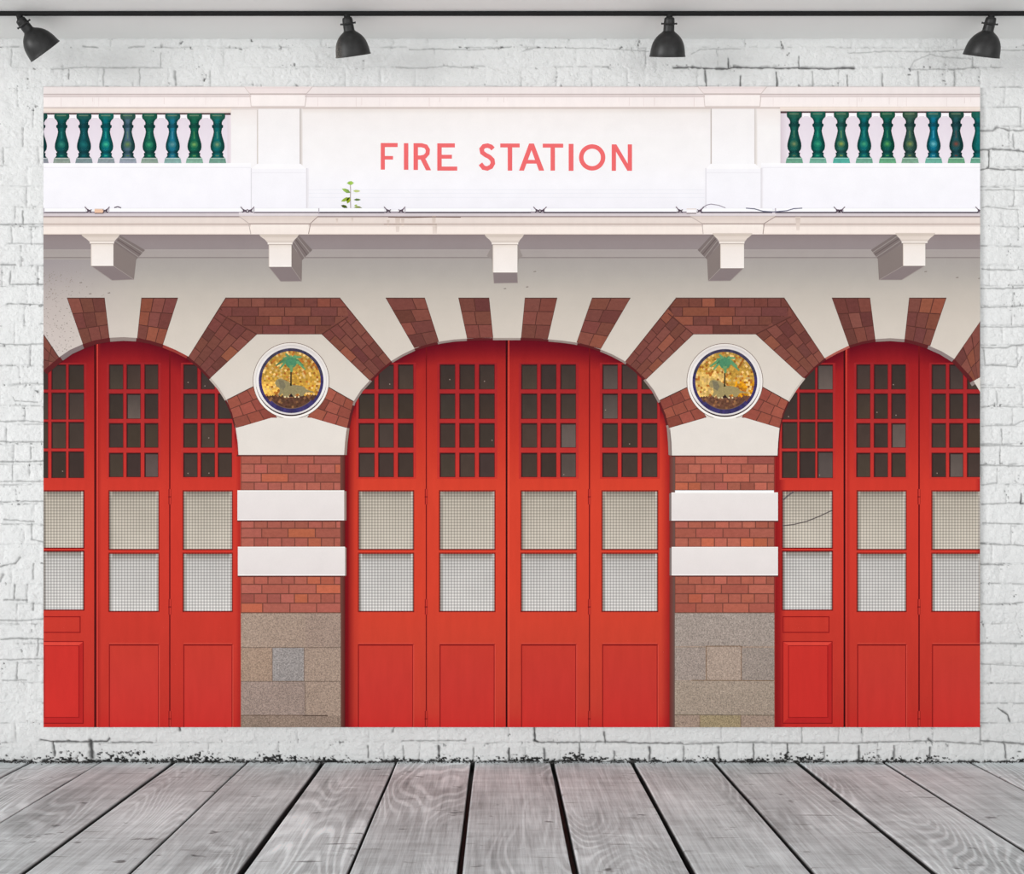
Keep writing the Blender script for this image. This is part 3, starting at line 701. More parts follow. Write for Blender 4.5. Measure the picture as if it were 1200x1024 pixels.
# ---- arcade wall with its three openings (one print, plaster tone deepening under the cornice)
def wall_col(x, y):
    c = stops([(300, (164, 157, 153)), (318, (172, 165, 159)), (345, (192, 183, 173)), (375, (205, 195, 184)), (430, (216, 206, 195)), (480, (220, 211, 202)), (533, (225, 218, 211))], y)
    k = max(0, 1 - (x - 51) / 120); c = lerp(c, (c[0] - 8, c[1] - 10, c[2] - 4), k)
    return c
def arcade():
    p = Part(); L = 7
    xs = sorted({float(v) for v in range(51, 1148, 6)} | {pt[0] for A in (ARCH_L, ARCH_C, ARCH_R) for pt in A if 51 <= pt[0] <= 1148.5} | {1148.5, 281.0, 402.0, 788.0, 909.0})
    def bottom(x):
        if x <= 279.5: return interp(ARCH_L, x)
        if 403.8 <= x <= 786: return interp(ARCH_C, x)
        if x >= 911: return interp(ARCH_R, x)
        return 533.0
    ts = [0, .03, .08, .14, .2, .3, .42, .56, .7, .85, 1]
    for a, b in zip(xs, xs[1:]):
        ba, bb = bottom(a + 1e-4), bottom(b - 1e-4)
        for t0, t1 in zip(ts, ts[1:]):
            q = [(a, 303 + (ba - 303) * t0), (b, 303 + (bb - 303) * t0), (b, 303 + (bb - 303) * t1), (a, 303 + (ba - 303) * t1)]
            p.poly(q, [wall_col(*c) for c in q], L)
    rnd = random.Random(5)                 # mildew specks on the left end, scuffs below the brackets
    for _ in range(260):
        x = 51 + abs(rnd.gauss(0, 26)); y = rnd.uniform(318, 415)
        if y > bottom(x) - 3 or x > 125: continue
        r = rnd.uniform(.4, 1.0); p.rect(x, y, x + r * 1.3, y + r, jit((150, 140, 132), .1, rnd), L + 1)
    for x, y in ((93, 331), (126, 343), (104, 344), (590, 338), (616, 336), (625, 318), (1083, 318), (1120, 325), (1146, 326)):
        p.poly([(x, y), (x + 3, y - .6), (x + 3.4, y + .6), (x + .6, y + 1)], (136, 126, 120), L + 1)
    return p.build('arcade_wall', M_PLAS, sheet, 'pale plaster wall with three arched openings')
arc_o = arcade()
def soffit_strip(arch, spans, w0, w1, name='arch_edge'):
    p = Part()
    A = [q for q in arch if 51 <= q[0] <= 1148.5]
    fine = []
    for (x0, y0), (x1, y1) in zip(A, A[1:]):
        for k in range(4): fine.append((x0 + (x1 - x0) * k / 4, y0 + (y1 - y0) * k / 4))
    fine.append(A[-1]); n = len(fine)
    cx = sum(q[0] for q in arch) / len(arch); cy = 545
    def off(i, wd):
        x, y = fine[i]; a = fine[max(0, i - 1)]; b = fine[min(n - 1, i + 1)]
        dx, dy = b[0] - a[0], b[1] - a[1]; l = math.hypot(dx, dy) or 1
        nx, ny = -dy / l, dx / l
        if ny < 0 and abs(ny) > .2 or (abs(ny) <= .2 and (cx - x) * nx < 0): nx, ny = -nx, -ny
        return (x + nx * wd, y + ny * wd)
    for i in range(n - 1):
        xm = (fine[i][0] + fine[i + 1][0]) / 2; ym = (fine[i][1] + fine[i + 1][1]) / 2
        f = i / (n - 1); wd = w0 + (w1 - w0) * f
        c = (92, 34, 36)
        for (a, b, ya, yb, cc) in spans:
            if a <= xm <= b and ya <= ym <= yb: c = cc
        p.poly([fine[i], fine[i + 1], off(i + 1, wd), off(i, wd)], c, 12)
    p.build(name, M_PLAS, sheet)
G = (146, 130, 124)
soffit_strip(ARCH_L, [(70, 97, 0, 999, (128, 112, 112)), (128.8, 160, 0, 999, G), (191.7, 220, 0, 999, (150, 60, 54)), (247, 266, 0, 999, (190, 176, 166)), (275, 281, 500, 540, (150, 40, 38))], 6, .8)
soffit_strip(ARCH_C, [(400, 407, 500, 540, (150, 128, 118)), (413, 434, 0, 999, G), (458, 485.6, 0, 999, G), (514.4, 547, 0, 999, G), (578, 610.6, 0, 999, (160, 146, 138)), (642, 676, 0, 999, G), (704, 733, 0, 999, G), (756, 774, 0, 999, G), (783, 790, 500, 540, (150, 132, 124))], 2.6, 2.6)
soffit_strip(ARCH_R, [(923, 943, 0, 999, (196, 184, 174)), (966, 994, 0, 999, (170, 90, 80)), (1025.7, 1060, 0, 999, G), (1089, 1119, 0, 999, (140, 124, 122)), (1140, 1150, 0, 999, G)], .8, 5)

# ---- brick voussoirs
MORT = (88, 50, 44)
rb = random.Random(21)
def bcol():
    r = rb.random()
    base = (122, 71, 62) if r < .6 else (111, 64, 58) if r < .88 else (136, 78, 62)
    return jit(base, .08, rb)
def bcol_low():
    return jit((152, 82, 68) if rb.random() < .7 else (138, 72, 60), .07, rb)
def voussoir(q, rows, name='brick_voussoir', colf=bcol, mort=MORT):
    p = Part(); p.poly(q, mort, 9); p.cells(q, rows, colf, 10, .5)
    # crisp dark top edge and lit plaster arris
    p.stroke([q[0], q[1]], 1.0, (84, 58, 52), 11)
    p.build(name, M_BRICK, sheet)
R3 = [(1, [1, 1, 1]), (1, [.9, 1, 1.05]), (1, [1, 1.1, .9])]
R2 = [(1, [1, 1]), (1, [.9, 1.1]), (1, [1, 1])]
voussoir([(51, 392), (69.8, 420), (61, 427), (51, 436)], R2)
voussoir([(78.6, 349.3), (122.8, 349.3), (128.4, 396), (97.4, 404)], R3)
voussoir([(165.7, 349.3), (208.6, 349.3), (191, 404), (160.8, 396)], R3)
voussoir([(452, 349.3), (498, 349.3), (514.4, 400.4), (485.6, 408)], [(1, [2, 1]), (1, [1, 1]), (1, [1, 2]), (1, [1, 1])])
voussoir([(537.2, 349.3), (573.3, 349.3), (578, 395.8), (547.3, 396.6)], R2)
voussoir([(615, 349.3), (653, 349.3), (642, 397.4), (610.6, 396)], R2)
voussoir([(693.7, 349.3), (738.8, 349.3), (704, 409), (675.6, 401.4)], [(1, [1, 1]), (1, [1, 1.2]), (1, [1.2, 1]), (1, [1, 1])])
voussoir([(974.8, 349.3), (1019.6, 349.3), (1025.7, 397.4), (994.7, 405)], R3)
voussoir([(1065.3, 349.3), (1109, 349.3), (1090, 405.5), (1060, 397.4)], R3)
voussoir([(1148.5, 376.6), (1148.5, 442), (1140.5, 446.6), (1118, 420.9)], R3)
def hood(TL, TR, RO, RI, IR, IL, LI, LO):
    p = Part(); p.poly([TL, TR, RO, RI, IR, IL, LI, LO], MORT, 9)
    top = TL[1]; bot = IL[1]; hh = (bot - top) / 4
    def xl(y):
        t = (y - top) / (LO[1] - top); xo = TL[0] + (LO[0] - TL[0]) * t
        d = TL[0] - 7 + max(0, y - top - 17) * (IL[0] - TL[0] + 4) / (bot - top - 17)
        return max(xo + .6, d)
    def xr(y):
        t = (y - top) / (RO[1] - top); xo = TR[0] + (RO[0] - TR[0]) * t
        d = TR[0] + 12 - max(0, y - top - 20) * (TR[0] + 12 - IR[0]) / (bot - top - 20)
        return min(xo - .6, d)
    for k in range(4):
        y0, y1 = top + k * hh, top + (k + 1) * hh
        wd = 15.4 if k % 2 == 0 else 30.8
        x = xl((y0 + y1) / 2); end = xr((y0 + y1) / 2); first = True
        x1 = TL[0] + (8 if k % 2 else 15.4) + (k // 2) * 5
        while x < end - .5:
            while x1 < x + 4: x1 += wd
            e = min(x1, end)
            if end - e < 4: e = end
            a0, a1 = (xl(y0), xl(y1)) if first else (x, x); b0, b1 = (xr(y0), xr(y1)) if e == end else (e, e)
            p.poly([(a0 + .5, y0 + .5), (b0 - .5, y0 + .5), (b1 - .5, y1 - .5), (a1 + .5, y1 - .5)], bcol(), 11)
            x = e; first = False; x1 += wd
    rows = [(1, [1, 1.1, .9, 1, .9]), (1, [.6, 1.1, 1, 1, 1]), (1, [1, .9, 1.1, 1]), (1, [.7, 1, 1.1, 1, .8])]
    a = (TL[0] - 6, top + 12); t = (a[1] - top) / (LO[1] - top); a = (TL[0] + (LO[0] - TL[0]) * t + .6, a[1])
    p.cells([LO, a, (IL[0], bot), LI], rows, bcol, 10, .5)
    b = (0, top + 12); t = (b[1] - top) / (RO[1] - top); b = (TR[0] + (RO[0] - TR[0]) * t - .6, b[1])
    p.cells([b, RO, RI, (IR[0], bot)], rows, bcol, 10, .5)
    p.stroke([(a[0], a[1] + 6), (IL[0], bot)], 1.2, MORT, 12); p.stroke([(b[0], b[1] + 10), (IR[0], bot)], 1.2, MORT, 12)
    p.stroke([TL, TR], 1.2, (96, 70, 64), 12)
    p.build('brick_hood', M_BRICK, sheet, 'angular red brick band over the medallion')
hood((264, 349.3), (398.8, 349.3), (459, 423.6), (433.2, 446), (377, 391.8), (301.3, 391.8), (246.4, 443.2), (220.4, 418.6))
hood((791.8, 349.3), (919.4, 349.3), (967, 420.6), (941.5, 443.2), (885.6, 391.8), (812.6, 391.8), (757, 444.8), (732.2, 424))
HR = [(1, [1, 1, .8]), (1, [.8, 1, 1]), (1, [1, .9, .8])]
for q in ([(266.0, 468.6), (299, 452), (325, 489.5), (276.4, 501.3)], [(384, 453), (414.6, 470.6), (407.2, 501.6), (360, 489)],
          [(773, 469.2), (806, 453.5), (828, 489), (783.8, 501.7)], [(893.6, 453.5), (923.6, 470.2), (913.6, 501.5), (869, 489)]):
    voussoir(q, HR, 'brick_haunch', bcol_low, (100, 56, 48))

# ---- medallions
def medallion(cx, cy, seed, lion):
    rnd = random.Random(seed)
    e = Part()
    e.disc(cx, cy, 44.8, (112, 88, 76), 12); e.ring(cx, cy, 41.2, 44.2, lambda a: lerp((226, 218, 212), (246, 240, 234), .5 + .5 * math.sin(a)), 13)
    e.ring(cx, cy, 37.6, 41.4, lambda a: lerp((220, 212, 210), (238, 232, 230), .5 + .5 * math.cos(a * 2)), 13)
    for k in range(40):                    # the moulding's dark inner line along the lower half
        a = math.radians(10 + 160 * k / 40); b = math.radians(10 + 160 * (k + 1) / 40); wd = 1.5 * math.sin(math.pi * (k + .5) / 40)
        e.poly([(cx + (41.4 - wd) * math.cos(a), cy + (41.4 - wd) * math.sin(a)), (cx + (41.4 - wd) * math.cos(b), cy + (41.4 - wd) * math.sin(b)),
                (cx + 41.6 * math.cos(b), cy + 41.6 * math.sin(b)), (cx + 41.6 * math.cos(a), cy + 41.6 * math.sin(a))], (64, 48, 46), 14)
    med = e.build('medallion', M_FLAT, sheet, 'round mosaic medallion with white rim')
    p = Part(); p.ring(cx, cy, 33, 38, lambda a: jit((62, 54, 100) if math.sin(a) > -.2 else (66, 62, 84), .12, rnd), 14)
    p.build('border_ring', M_MOS, med, 'dark blue mosaic border')
    p = Part(); gy = cy + 17.5
    for r in range(14):
        r0, r1 = 34.6 * r / 14, 34.6 * (r + 1) / 14; n = max(8, int(r1 * 2.4))
        for k in range(n):
            a, b = 2 * math.pi * k / n, 2 * math.pi * (k + 1) / n; m_ = (a + b) / 2
            x, y = cx + (r0 + r1) / 2 * math.cos(m_), cy + (r0 + r1) / 2 * math.sin(m_)
            if y < gy:
                t = (y - (cy - 34)) / 52
                c = lerp((176, 138, 66), (212, 160, 62), t)
                if lion == 0 and x < cx and y > cy + 2: c = (240, 186, 88)
                if lion == 1 and x < cx and y > cy - 10: c = (218, 178, 100)
                if lion == 1 and x > cx + 12 and y > cy: c = (214, 146, 30)
                if rnd.random() < .22: c = (226, 186, 118)
                if rnd.random() < .14: c = (172, 106, 44)
            else:
                if y > cy + 17.5 + (1 - ((x - cx) / 31) ** 2) * 14.5: continue
                c = (108, 72, 56) if lion else (92, 62, 48)
                if rnd.random() < .2: c = (142, 98, 66)
            p.poly([(cx + r0 * math.cos(a), cy + r0 * math.sin(a)), (cx + r0 * math.cos(b), cy + r0 * math.sin(b)),
                    (cx + r1 * math.cos(b), cy + r1 * math.sin(b)), (cx + r1 * math.cos(a), cy + r1 * math.sin(a))], jit(c, .14, rnd), 15)
    p.build('mosaic_field', M_MOS, med, 'gold and brown mosaic tesserae')
    p = Part()
    p.stroke([(cx, cy - 14), (cx - .2, cy + 6)], 1.9, (74, 62, 40), 16)
    for k in range(11):
        a = math.radians(-200 + 22 * k); ln = 14 + 4 * math.sin(k * 2.1)
        ex, ey = cx + ln * math.cos(a) * 1.02, cy - 22 + ln * math.sin(a) * .72 + 5 * abs(math.cos(a))
        mx, my = (cx + ex) / 2, (cy - 22 + ey) / 2 - 4 * abs(math.cos(a))
        p.stroke([(cx, cy - 20), (mx, my), (ex, ey)], 4.6, jit((92, 142, 98), .14, rnd), 17, 1.6)
    p.disc(cx, cy - 21, 6.5, (78, 136, 100), 18, 14); p.stroke([(cx, cy - 18), (cx + .5, cy - 10)], 5, (110, 150, 100), 18, 2.5)
    p.build('palm_tree', M_MOS, med, 'green palm tree')
    p = Part()
    body = [(-19, 3), (-17, -1), (-13, -2.5), (-8, -1), (-3, 1.5), (2, 5), (9, 5.5), (15, 7), (18, 10.5), (26, 13), (27, 14), (20, 13.5), (17, 14),
            (14, 18), (11, 18.5), (9, 15), (5, 16), (4, 19), (1, 19), (0, 15), (-5, 19.5), (-9, 19.5), (-10, 15), (-13, 18), (-15, 17), (-13, 12), (-14, 8), (-17, 7)]
    p.poly([(cx + x, cy + y) for x, y in body], (146, 134, 98) if lion == 0 else (158, 142, 98), 16)
    p.poly([(cx - 15, cy - 1), (cx - 9, cy), (cx - 6, cy + 6), (cx - 9, cy + 11), (cx - 13, cy + 8)], (124, 116, 92), 17)
    for x in (-8, -4, 4, 8): p.rect(cx + x, cy + 18, cx + x + 1.8, cy + 20, (226, 204, 158), 17)
    p.poly([(cx - 3, cy + 19), (cx, cy + 15), (cx + 3, cy + 19)], (40, 32, 36), 17)
    p.build('lion', M_MOS, med, 'grey lion walking')
medallion(341.2, 446, 3, 0)
medallion(849.4, 447, 9, 1)

# ---- the two piers between the doors
def pier_bricks(par, x0, x1, rows, rnd, layer, tint):
    p = Part(); p.rect(x0, rows[0][0], x1, rows[-1][1], (118, 68, 58), layer)
    for k, (a, b, hd) in enumerate(rows):
        x = x0; wd = 15.6 if hd else 31.2
        cut = x0 + (wd if hd else 24.6 + rnd.uniform(-1, 1)); 
        while x < x1 - .5:
            e = min(cut, x1)
            if x1 - e < 5: e = x1
            c = (170, 96, 82) if rnd.random() < .76 else ((188, 102, 74) if rnd.random() < .6 else (154, 84, 74))
            c = lerp(c, tint, .25)
            p.rect(x + .6, a + .65, e - .6, b - .65, jit(c, .07, rnd), layer + 1); x = e; cut += wd + rnd.uniform(-.8, .8)
    p.build('brickwork', M_BRICK, par, 'red brick courses')
def block(par, x0, y0, x1, y1, rx0, rx1, dark_side, layer, top=None):
    """a white rendered band; rx0..rx1 is the visible return beside it"""
    p = Part()
    p.rect(rx0, y0 + 1, rx1, y1, dark_side, layer)
    if top is None:
        p.bands(x0, x1, [(y0, (233, 226, 223)), (y1, (228, 220, 218))], layer + 1); p.rect(x0, y0, x1, y0 + 1, (248, 244, 240), layer + 2); p.rect(x0, y1 - 1.3, x1, y1 - .2, (246, 241, 238), layer + 2)
    else: p.poly(top, (227, 219, 211), layer + 1)
    p.rect(x0, y1, x1 + .5, y1 + 1.6, (96, 48, 44), layer + 2)
    p.build('white_band', M_PLAS, par, 'white rendered band')
def granite(par, x0, x1, joints, blocks, layer):
    p = Part(); p.rect(x0, 717.5, x1, 852, (166, 145, 130), layer)
    for (a, b, c, d, col) in blocks: p.rect(a, b, c, d, col, layer + 1)
    for pts, wd, col in joints: p.stroke(pts, wd, col, layer + 2)
    p.build('granite_base', M_GRAN, par, 'speckled granite base')
rows1 = [(534, 543.8, 0), (543.8, 554.6, 1), (554.6, 565, 0), (565, 574.5, 1)]
rows2 = [(610, 619, 1), (619, 630, 0), (630, 641, 1)]
rows3 = [(674.5, 684.6, 1), (684.6, 695.6, 0), (695.6, 706.6, 1), (706.6, 717.8, 0)]
def pier(side):
    rnd = random.Random(31 + side); L = 9
    p = Part()
    if side == 0:
        p.hgrad(398.5, 533, 404.5, 852, (112, 74, 64), (92, 30, 30), L); p.rect(281.2, 533, 282.6, 852, (176, 60, 48), L)
        x0, x1 = 282.4, 399.3
    else:
        p.hgrad(784.5, 533, 791, 852, (120, 46, 40), (104, 84, 78), L); p.rect(907, 533, 909.2, 852, (150, 40, 38), L)
        x0, x1 = 790.8, 907.4
    pr = p.build('pier', M_PLAS, sheet, 'striped pier of brick, white bands and granite')
    tint = (172, 92, 78) if side == 0 else (178, 94, 72)
    for r in (rows1, rows2, rows3): pier_bricks(pr, x0, x1, r, rnd, L + 1, tint)
    if side == 0:
        block(pr, 277.5, 501, 404, 533, 403, 406.4, (140, 118, 108), L + 2, [(277.3, 501.5), (318, 489.5), (365, 489.5), (406.3, 501.5), (404.4, 518), (403.3, 533), (280.6, 533), (279.6, 518)])
        block(pr, 278.3, 574.5, 403.4, 609.7, 403, 406, (150, 130, 122), L + 2)
        block(pr, 278.8, 640.6, 404.4, 674.4, 404, 406, (150, 130, 122), L + 2)
        J = (124, 106, 95)
        granite(pr, x0, 399.3, [([(282.4, 758.6), (399, 758.6)], .9, J), ([(282.4, 798.2), (399, 798.2)], .9, J), ([(282.4, 838), (355, 838)], 1, (112, 92, 80)), ([(355, 838.3), (384, 838.3)], 1.2, (88, 72, 64)),
                                ([(319.2, 759), (319.2, 798)], .8, J), ([(356.6, 759), (356.6, 798)], .8, J), ([(357.5, 798.5), (357.5, 838)], .8, J), ([(282.4, 718), (399.3, 718)], 1, (120, 84, 70)), ([(316, 838), (316, 852)], .8, J)],
                [(319.4, 759, 356.4, 798, (156, 149, 146)), (282.4, 759, 319, 798, (164, 140, 122)), (282.4, 798.4, 357.3, 838, (160, 141, 131)), (282.4, 838.5, 399.3, 852, (150, 130, 116)), (357.8, 718.5, 399.3, 758, (160, 139, 126))], L + 1)
    else:
        block(pr, 786.5, 501, 911, 533.6, 784.4, 788, (128, 112, 108), L + 2, [(785.2, 501.8), (826, 489.5), (873, 489.5), (913.4, 501.5), (912, 518), (911, 533.6), (787.4, 533.6), (786.9, 518)])
        block(pr, 786.8, 577, 911.6, 610, 784.3, 787, (128, 112, 108), L + 2)
        block(pr, 787, 640.8, 911.6, 674.2, 784.6, 787.2, (128, 112, 108), L + 2)
        J = (130, 104, 82)
        granite(pr, x0, x1, [([(790.8, 758.6), (827, 758.6)], .8, (150, 136, 124)), ([(827, 757), (869, 757)], 1, J), ([(827.6, 757), (827.6, 797)], 1, J), ([(868.8, 757), (868.8, 797)], 1, J),
                             ([(810, 797), (907, 797.4)], .9, J), ([(790.8, 837.4), (907.4, 838)], 1, (122, 108, 92)), ([(868, 838), (868, 852)], .8, J), ([(820, 838), (820, 852)], .7, J), ([(790.8, 718), (907.4, 718)], 1, (120, 88, 74))],
                [(828, 757.5, 868.5, 797, (174, 155, 141)), (790.8, 759, 827.4, 797, (163, 149, 140)), (869, 759, 907.4, 797, (158, 145, 136)), (790.8, 797.6, 907.4, 837.6, (168, 152, 137)), (820, 838, 868, 852, (164, 147, 116)), (790.8, 718.5, 907.4, 757, (164, 151, 142))], L + 1)
pier(0); pier(1)

# ---- soffit under the ledge, then the brackets
p = Part()
p.bands(51, 1148.5, [(273, (138, 124, 124)), (283, (146, 134, 134)), (292.6, (148, 137, 137))], 9)
p.bands(51, 1148.5, [(292.4, (176, 167, 163)), (293.6, (164, 155, 152)), (301, (168, 159, 155)), (301.2, (138, 128, 126)), (302.6, (150, 141, 138)), (303, (170, 162, 157)), (304.2, (166, 158, 153))], 10)
p.build('soffit', M_PLAS, sheet, 'shaded grey underside of the ledge')
def bracket(cap, mid, face, under, side, mould, yt, side2=None):
    """cap: x range at the top; mid: (x0,x1,y) below the ogee; face: x0,x1,y0,y1; under/side/mould: px polygons"""
    p = Part()
    if mould:
        p.poly(mould, [(124, 112, 110)] * len(mould), 11)
        n = 4
        a, b, c, d = mould
        for k in range(1, n):
            t = k / n
            p.stroke([lerp(a, d, t), lerp(b, c, t)], 1.0, (152, 142, 138) if k % 2 else (104, 92, 90), 12)
    if side: p.poly(side, (132, 120, 116) if not side2 else (150, 140, 136), 12)
    if side2: p.poly(side2, (150, 140, 136), 12)
    p.poly(under, (134, 121, 121), 12)
    for a, b in zip(under, under[1:] + under[:1]): p.stroke([a, b], .7, (158, 146, 142), 13)
    x0, x1, y0, y1 = face; m0, m1, my = mid
    p.bands(x0, x1, [(y0, (228, 216, 205)), (y0 + 5, (238, 228, 221)), (y1, (243, 235, 230))], 13)
    p.rect(x0, y1 - 1, x1, y1, (250, 243, 236), 14); p.rect(x0, y0, x0 + .8, y1, (222, 208, 198), 14)
    pts = [(cap[0], yt), (cap[1], yt)]
    L = [(cap[0], yt), (cap[0] + 1.5, yt + 2.4), (cap[0] + (m0 - cap[0]) * .35, yt + 4), (cap[0] + (m0 - cap[0]) * .7, yt + 6.4), (m0, my - 1.6)]
    R = [(cap[1], yt), (cap[1] - 1.5, yt + 2.4), (cap[1] - (cap[1] - m1) * .35, yt + 4), (cap[1] - (cap[1] - m1) * .7, yt + 6.4), (m1, my - 1.6)]
    cs = [(214, 200, 190), (206, 192, 180), (220, 206, 196), (226, 213, 203), (210, 196, 186)]
    for i in range(4): p.poly([L[i], R[i], R[i + 1], L[i + 1]], [cs[i], cs[i], cs[i + 1], cs[i + 1]], 13)
    p.rect(m0 + .2, my - 1.7, m1 - .2, my + .4, (240, 230, 222), 14); p.rect(x0, my + .3, x1, my + 1.1, (176, 160, 150), 15)
    p.build('bracket', M_PLAS, sheet, 'cream moulded bracket under the ledge')
bracket((95, 141), (105, 134, 285), (106.7, 133, 284.5, 311.5), [(107.3, 311.8), (133, 311.5), (157, 327.5), (131.5, 328.5)], [(133, 284), (160, 302), (157, 327.5), (133, 311.5)], [(141, 276), (170, 293), (160, 304), (134, 285)], 274)
bracket((303.6, 350.6), (313.5, 343, 286), (315, 341.6, 286, 312.6), [(315.3, 313), (341.5, 312.6), (353.5, 329.5), (329, 329.8)], [(341.6, 286), (354, 304), (353.5, 329.5), (341.6, 312.6)], [(350, 275), (366, 293), (354, 305), (343, 286)], 274.4)
bracket((567.6, 614.4), (576, 607.5, 286), (577.5, 606.4, 286, 319.2), [(578, 319.4), (606, 319.6), (606.6, 331.4), (579, 332)], [(606.4, 286), (612.5, 300), (607.6, 304), (606.2, 319)], None, 274.4, [(577.6, 286), (570.5, 300), (576.5, 304), (577.8, 319)])
bracket((834.8, 881.8), (842.6, 872.6, 285), (844, 871.8, 285, 314.2), [(844.4, 314.6), (871.4, 314.2), (855.8, 329), (829.8, 329.2)], [(844, 285), (828.5, 303), (829.8, 329.2), (844, 314.2)], [(835, 274), (817.5, 293), (828.5, 304), (842.6, 285)], 273.2)
bracket((1049, 1096), (1056.3, 1087, 284.4), (1058, 1084.2, 284.4, 311.4), [(1058, 311.8), (1083.6, 311.4), (1056.6, 328), (1030, 328)], [(1058, 285), (1028.5, 303), (1030, 328), (1058, 311.5)], [(1049.5, 274), (1020.5, 293), (1029, 304), (1057, 285)], 273)

# ---- parapet, pilasters, sign
p = Part()
p.bands(51, 1148.5, [(126, (240, 231, 227)), (150, (246, 242, 241)), (190, (247, 244, 245)), (215, (247, 245, 249)), (246, (241, 239, 245))], 4)
p.bands(352, 832, [(126.4, (206, 193, 188)), (128.4, (236, 227, 222)), (134, (244, 238, 236)), (160, (247, 243, 243))], 5)
for y in (222, 226, 231): p.rect(360, y, 826, y + .8, (238, 237, 243), 5)
p.bands(51, 294, [(191, (252, 250, 252)), (196, (248, 246, 250)), (246, (245, 243, 249))], 5)
p.bands(892, 1148.5, [(191, (252, 250, 252)), (196, (248, 246, 250)), (246, (245, 243, 249))], 5)
p.rect(51, 196, 294, 196.7, (236, 233, 238), 6); p.rect(892, 196, 1148.5, 196.7, (236, 233, 238), 6)
par_o = p.build('parapet', M_PLAS, sheet, 'white parapet wall')
def pilaster(cap, capm, blk, shaft, base, sh_l, sh_r):
    p = Part()
    p.rect(shaft[0] - 1.4, 125, shaft[0] + .4, 194, sh_l, 7); p.hgrad(shaft[1] - .3, 126, shaft[1] + 3.4, 194, sh_r, (240, 234, 231), 7)
    p.bands(shaft[0], shaft[1], [(124, (226, 218, 214)), (129, (244, 239, 238)), (192, (248, 246, 248))], 7)
    b0, b1 = base
    p.poly([(shaft[0] - 1, 192), (shaft[1] + 1, 192), (b1, 198), (b0, 198)], (251, 249, 251), 8)
    p.bands(b0, b1, [(198, (246, 244, 248)), (246, (244, 242, 248))], 8)
    p.rect(b0 - .4, 197, b0 + .6, 246, (222, 218, 224), 9); p.hgrad(b1 - .2, 197, b1 + 2.6, 246, (218, 213, 218), (243, 240, 244), 9)
    p.rect(b0, 202, b1, 202.7, (236, 233, 238), 9)
    po = p.build('pilaster', M_PLAS, sheet, 'white pilaster beside the sign')
    return po
pilaster(0, 0, 0, (302.5, 351.2), (294.4, 359), (214, 203, 198), (184, 172, 168))
pilaster(0, 0, 0, (834, 884), (827, 891.6), (196, 184, 180), (206, 196, 192))
# lettering
RED = (239, 108, 110); W_ = 5.3; LL = 7
def letters():
    p = Part()
    def bar(x0, y0, x1, y1): p.rect(x0, y0, x1, y1, RED, LL)
    bar(446.2, 167.6, 451, 198.8); bar(446.2, 167.6, 466, 172.4); bar(446.2, 182.8, 460.6, 187)
    bar(473.3, 167.8, 478.5, 199)
    bar(484.6, 167.8, 489.8, 199.2)
    p.stroke([(485, 170.2), (494, 170.2), (499, 171.6), (501.4, 175.5), (501, 180), (498, 183.4), (493, 184.6), (485, 184.6)], 4.8, RED, LL)
    p.poly([(491.5, 184), (497, 183), (505.2, 199.6), (499.2, 199.6)], RED, LL)
    bar(512.4, 168, 517.6, 200); bar(512.4, 168, 533, 172.8); bar(512.4, 181.4, 529.6, 186); bar(512.4, 195.2, 535.8, 200)
    p.build('lettering', M_PLAS, par_o, 'coral red lettering FIRE')
    p = Part()
    p.stroke([(577.8, 174.6), (575.4, 172), (571.4, 170.6), (567, 171.4), (564.4, 174.6), (565.2, 178.8), (569, 181.6), (573.6, 184), (577, 187.4), (577.6, 191.6), (575.4, 195.4), (571, 197.4), (566.6, 196.6), (563, 192)], 5.2, RED, LL)
    bar(586.2, 168.2, 609, 172.8); bar(595, 168.2, 600.2, 200)
    p.poly([(608.2, 200), (620, 168.2), (625.6, 168.2), (614, 200)], RED, LL); p.poly([(620, 168.2), (625.6, 168.2), (637.7, 200), (631.6, 200)], RED, LL)
    bar(614.5, 187.4, 631.5, 191.8)
    bar(636, 168.4, 660, 173); bar(645.2, 168.4, 650.3, 200)
    bar(666.4, 168.6, 672, 200.2)
    p.ring(693.9, 184.5, 10.2, 15.4, RED, LL, 60)
    bar(716.8, 169.2, 721.8, 200.2); bar(735.6, 169.2, 740.6, 200.2)
    p.poly([(716.8, 169.2), (722.2, 169.2), (740.6, 200.2), (735.2, 200.2)], RED, LL)
    p.build('lettering', M_FLAT, par_o, 'coral red lettering STATION')
letters()
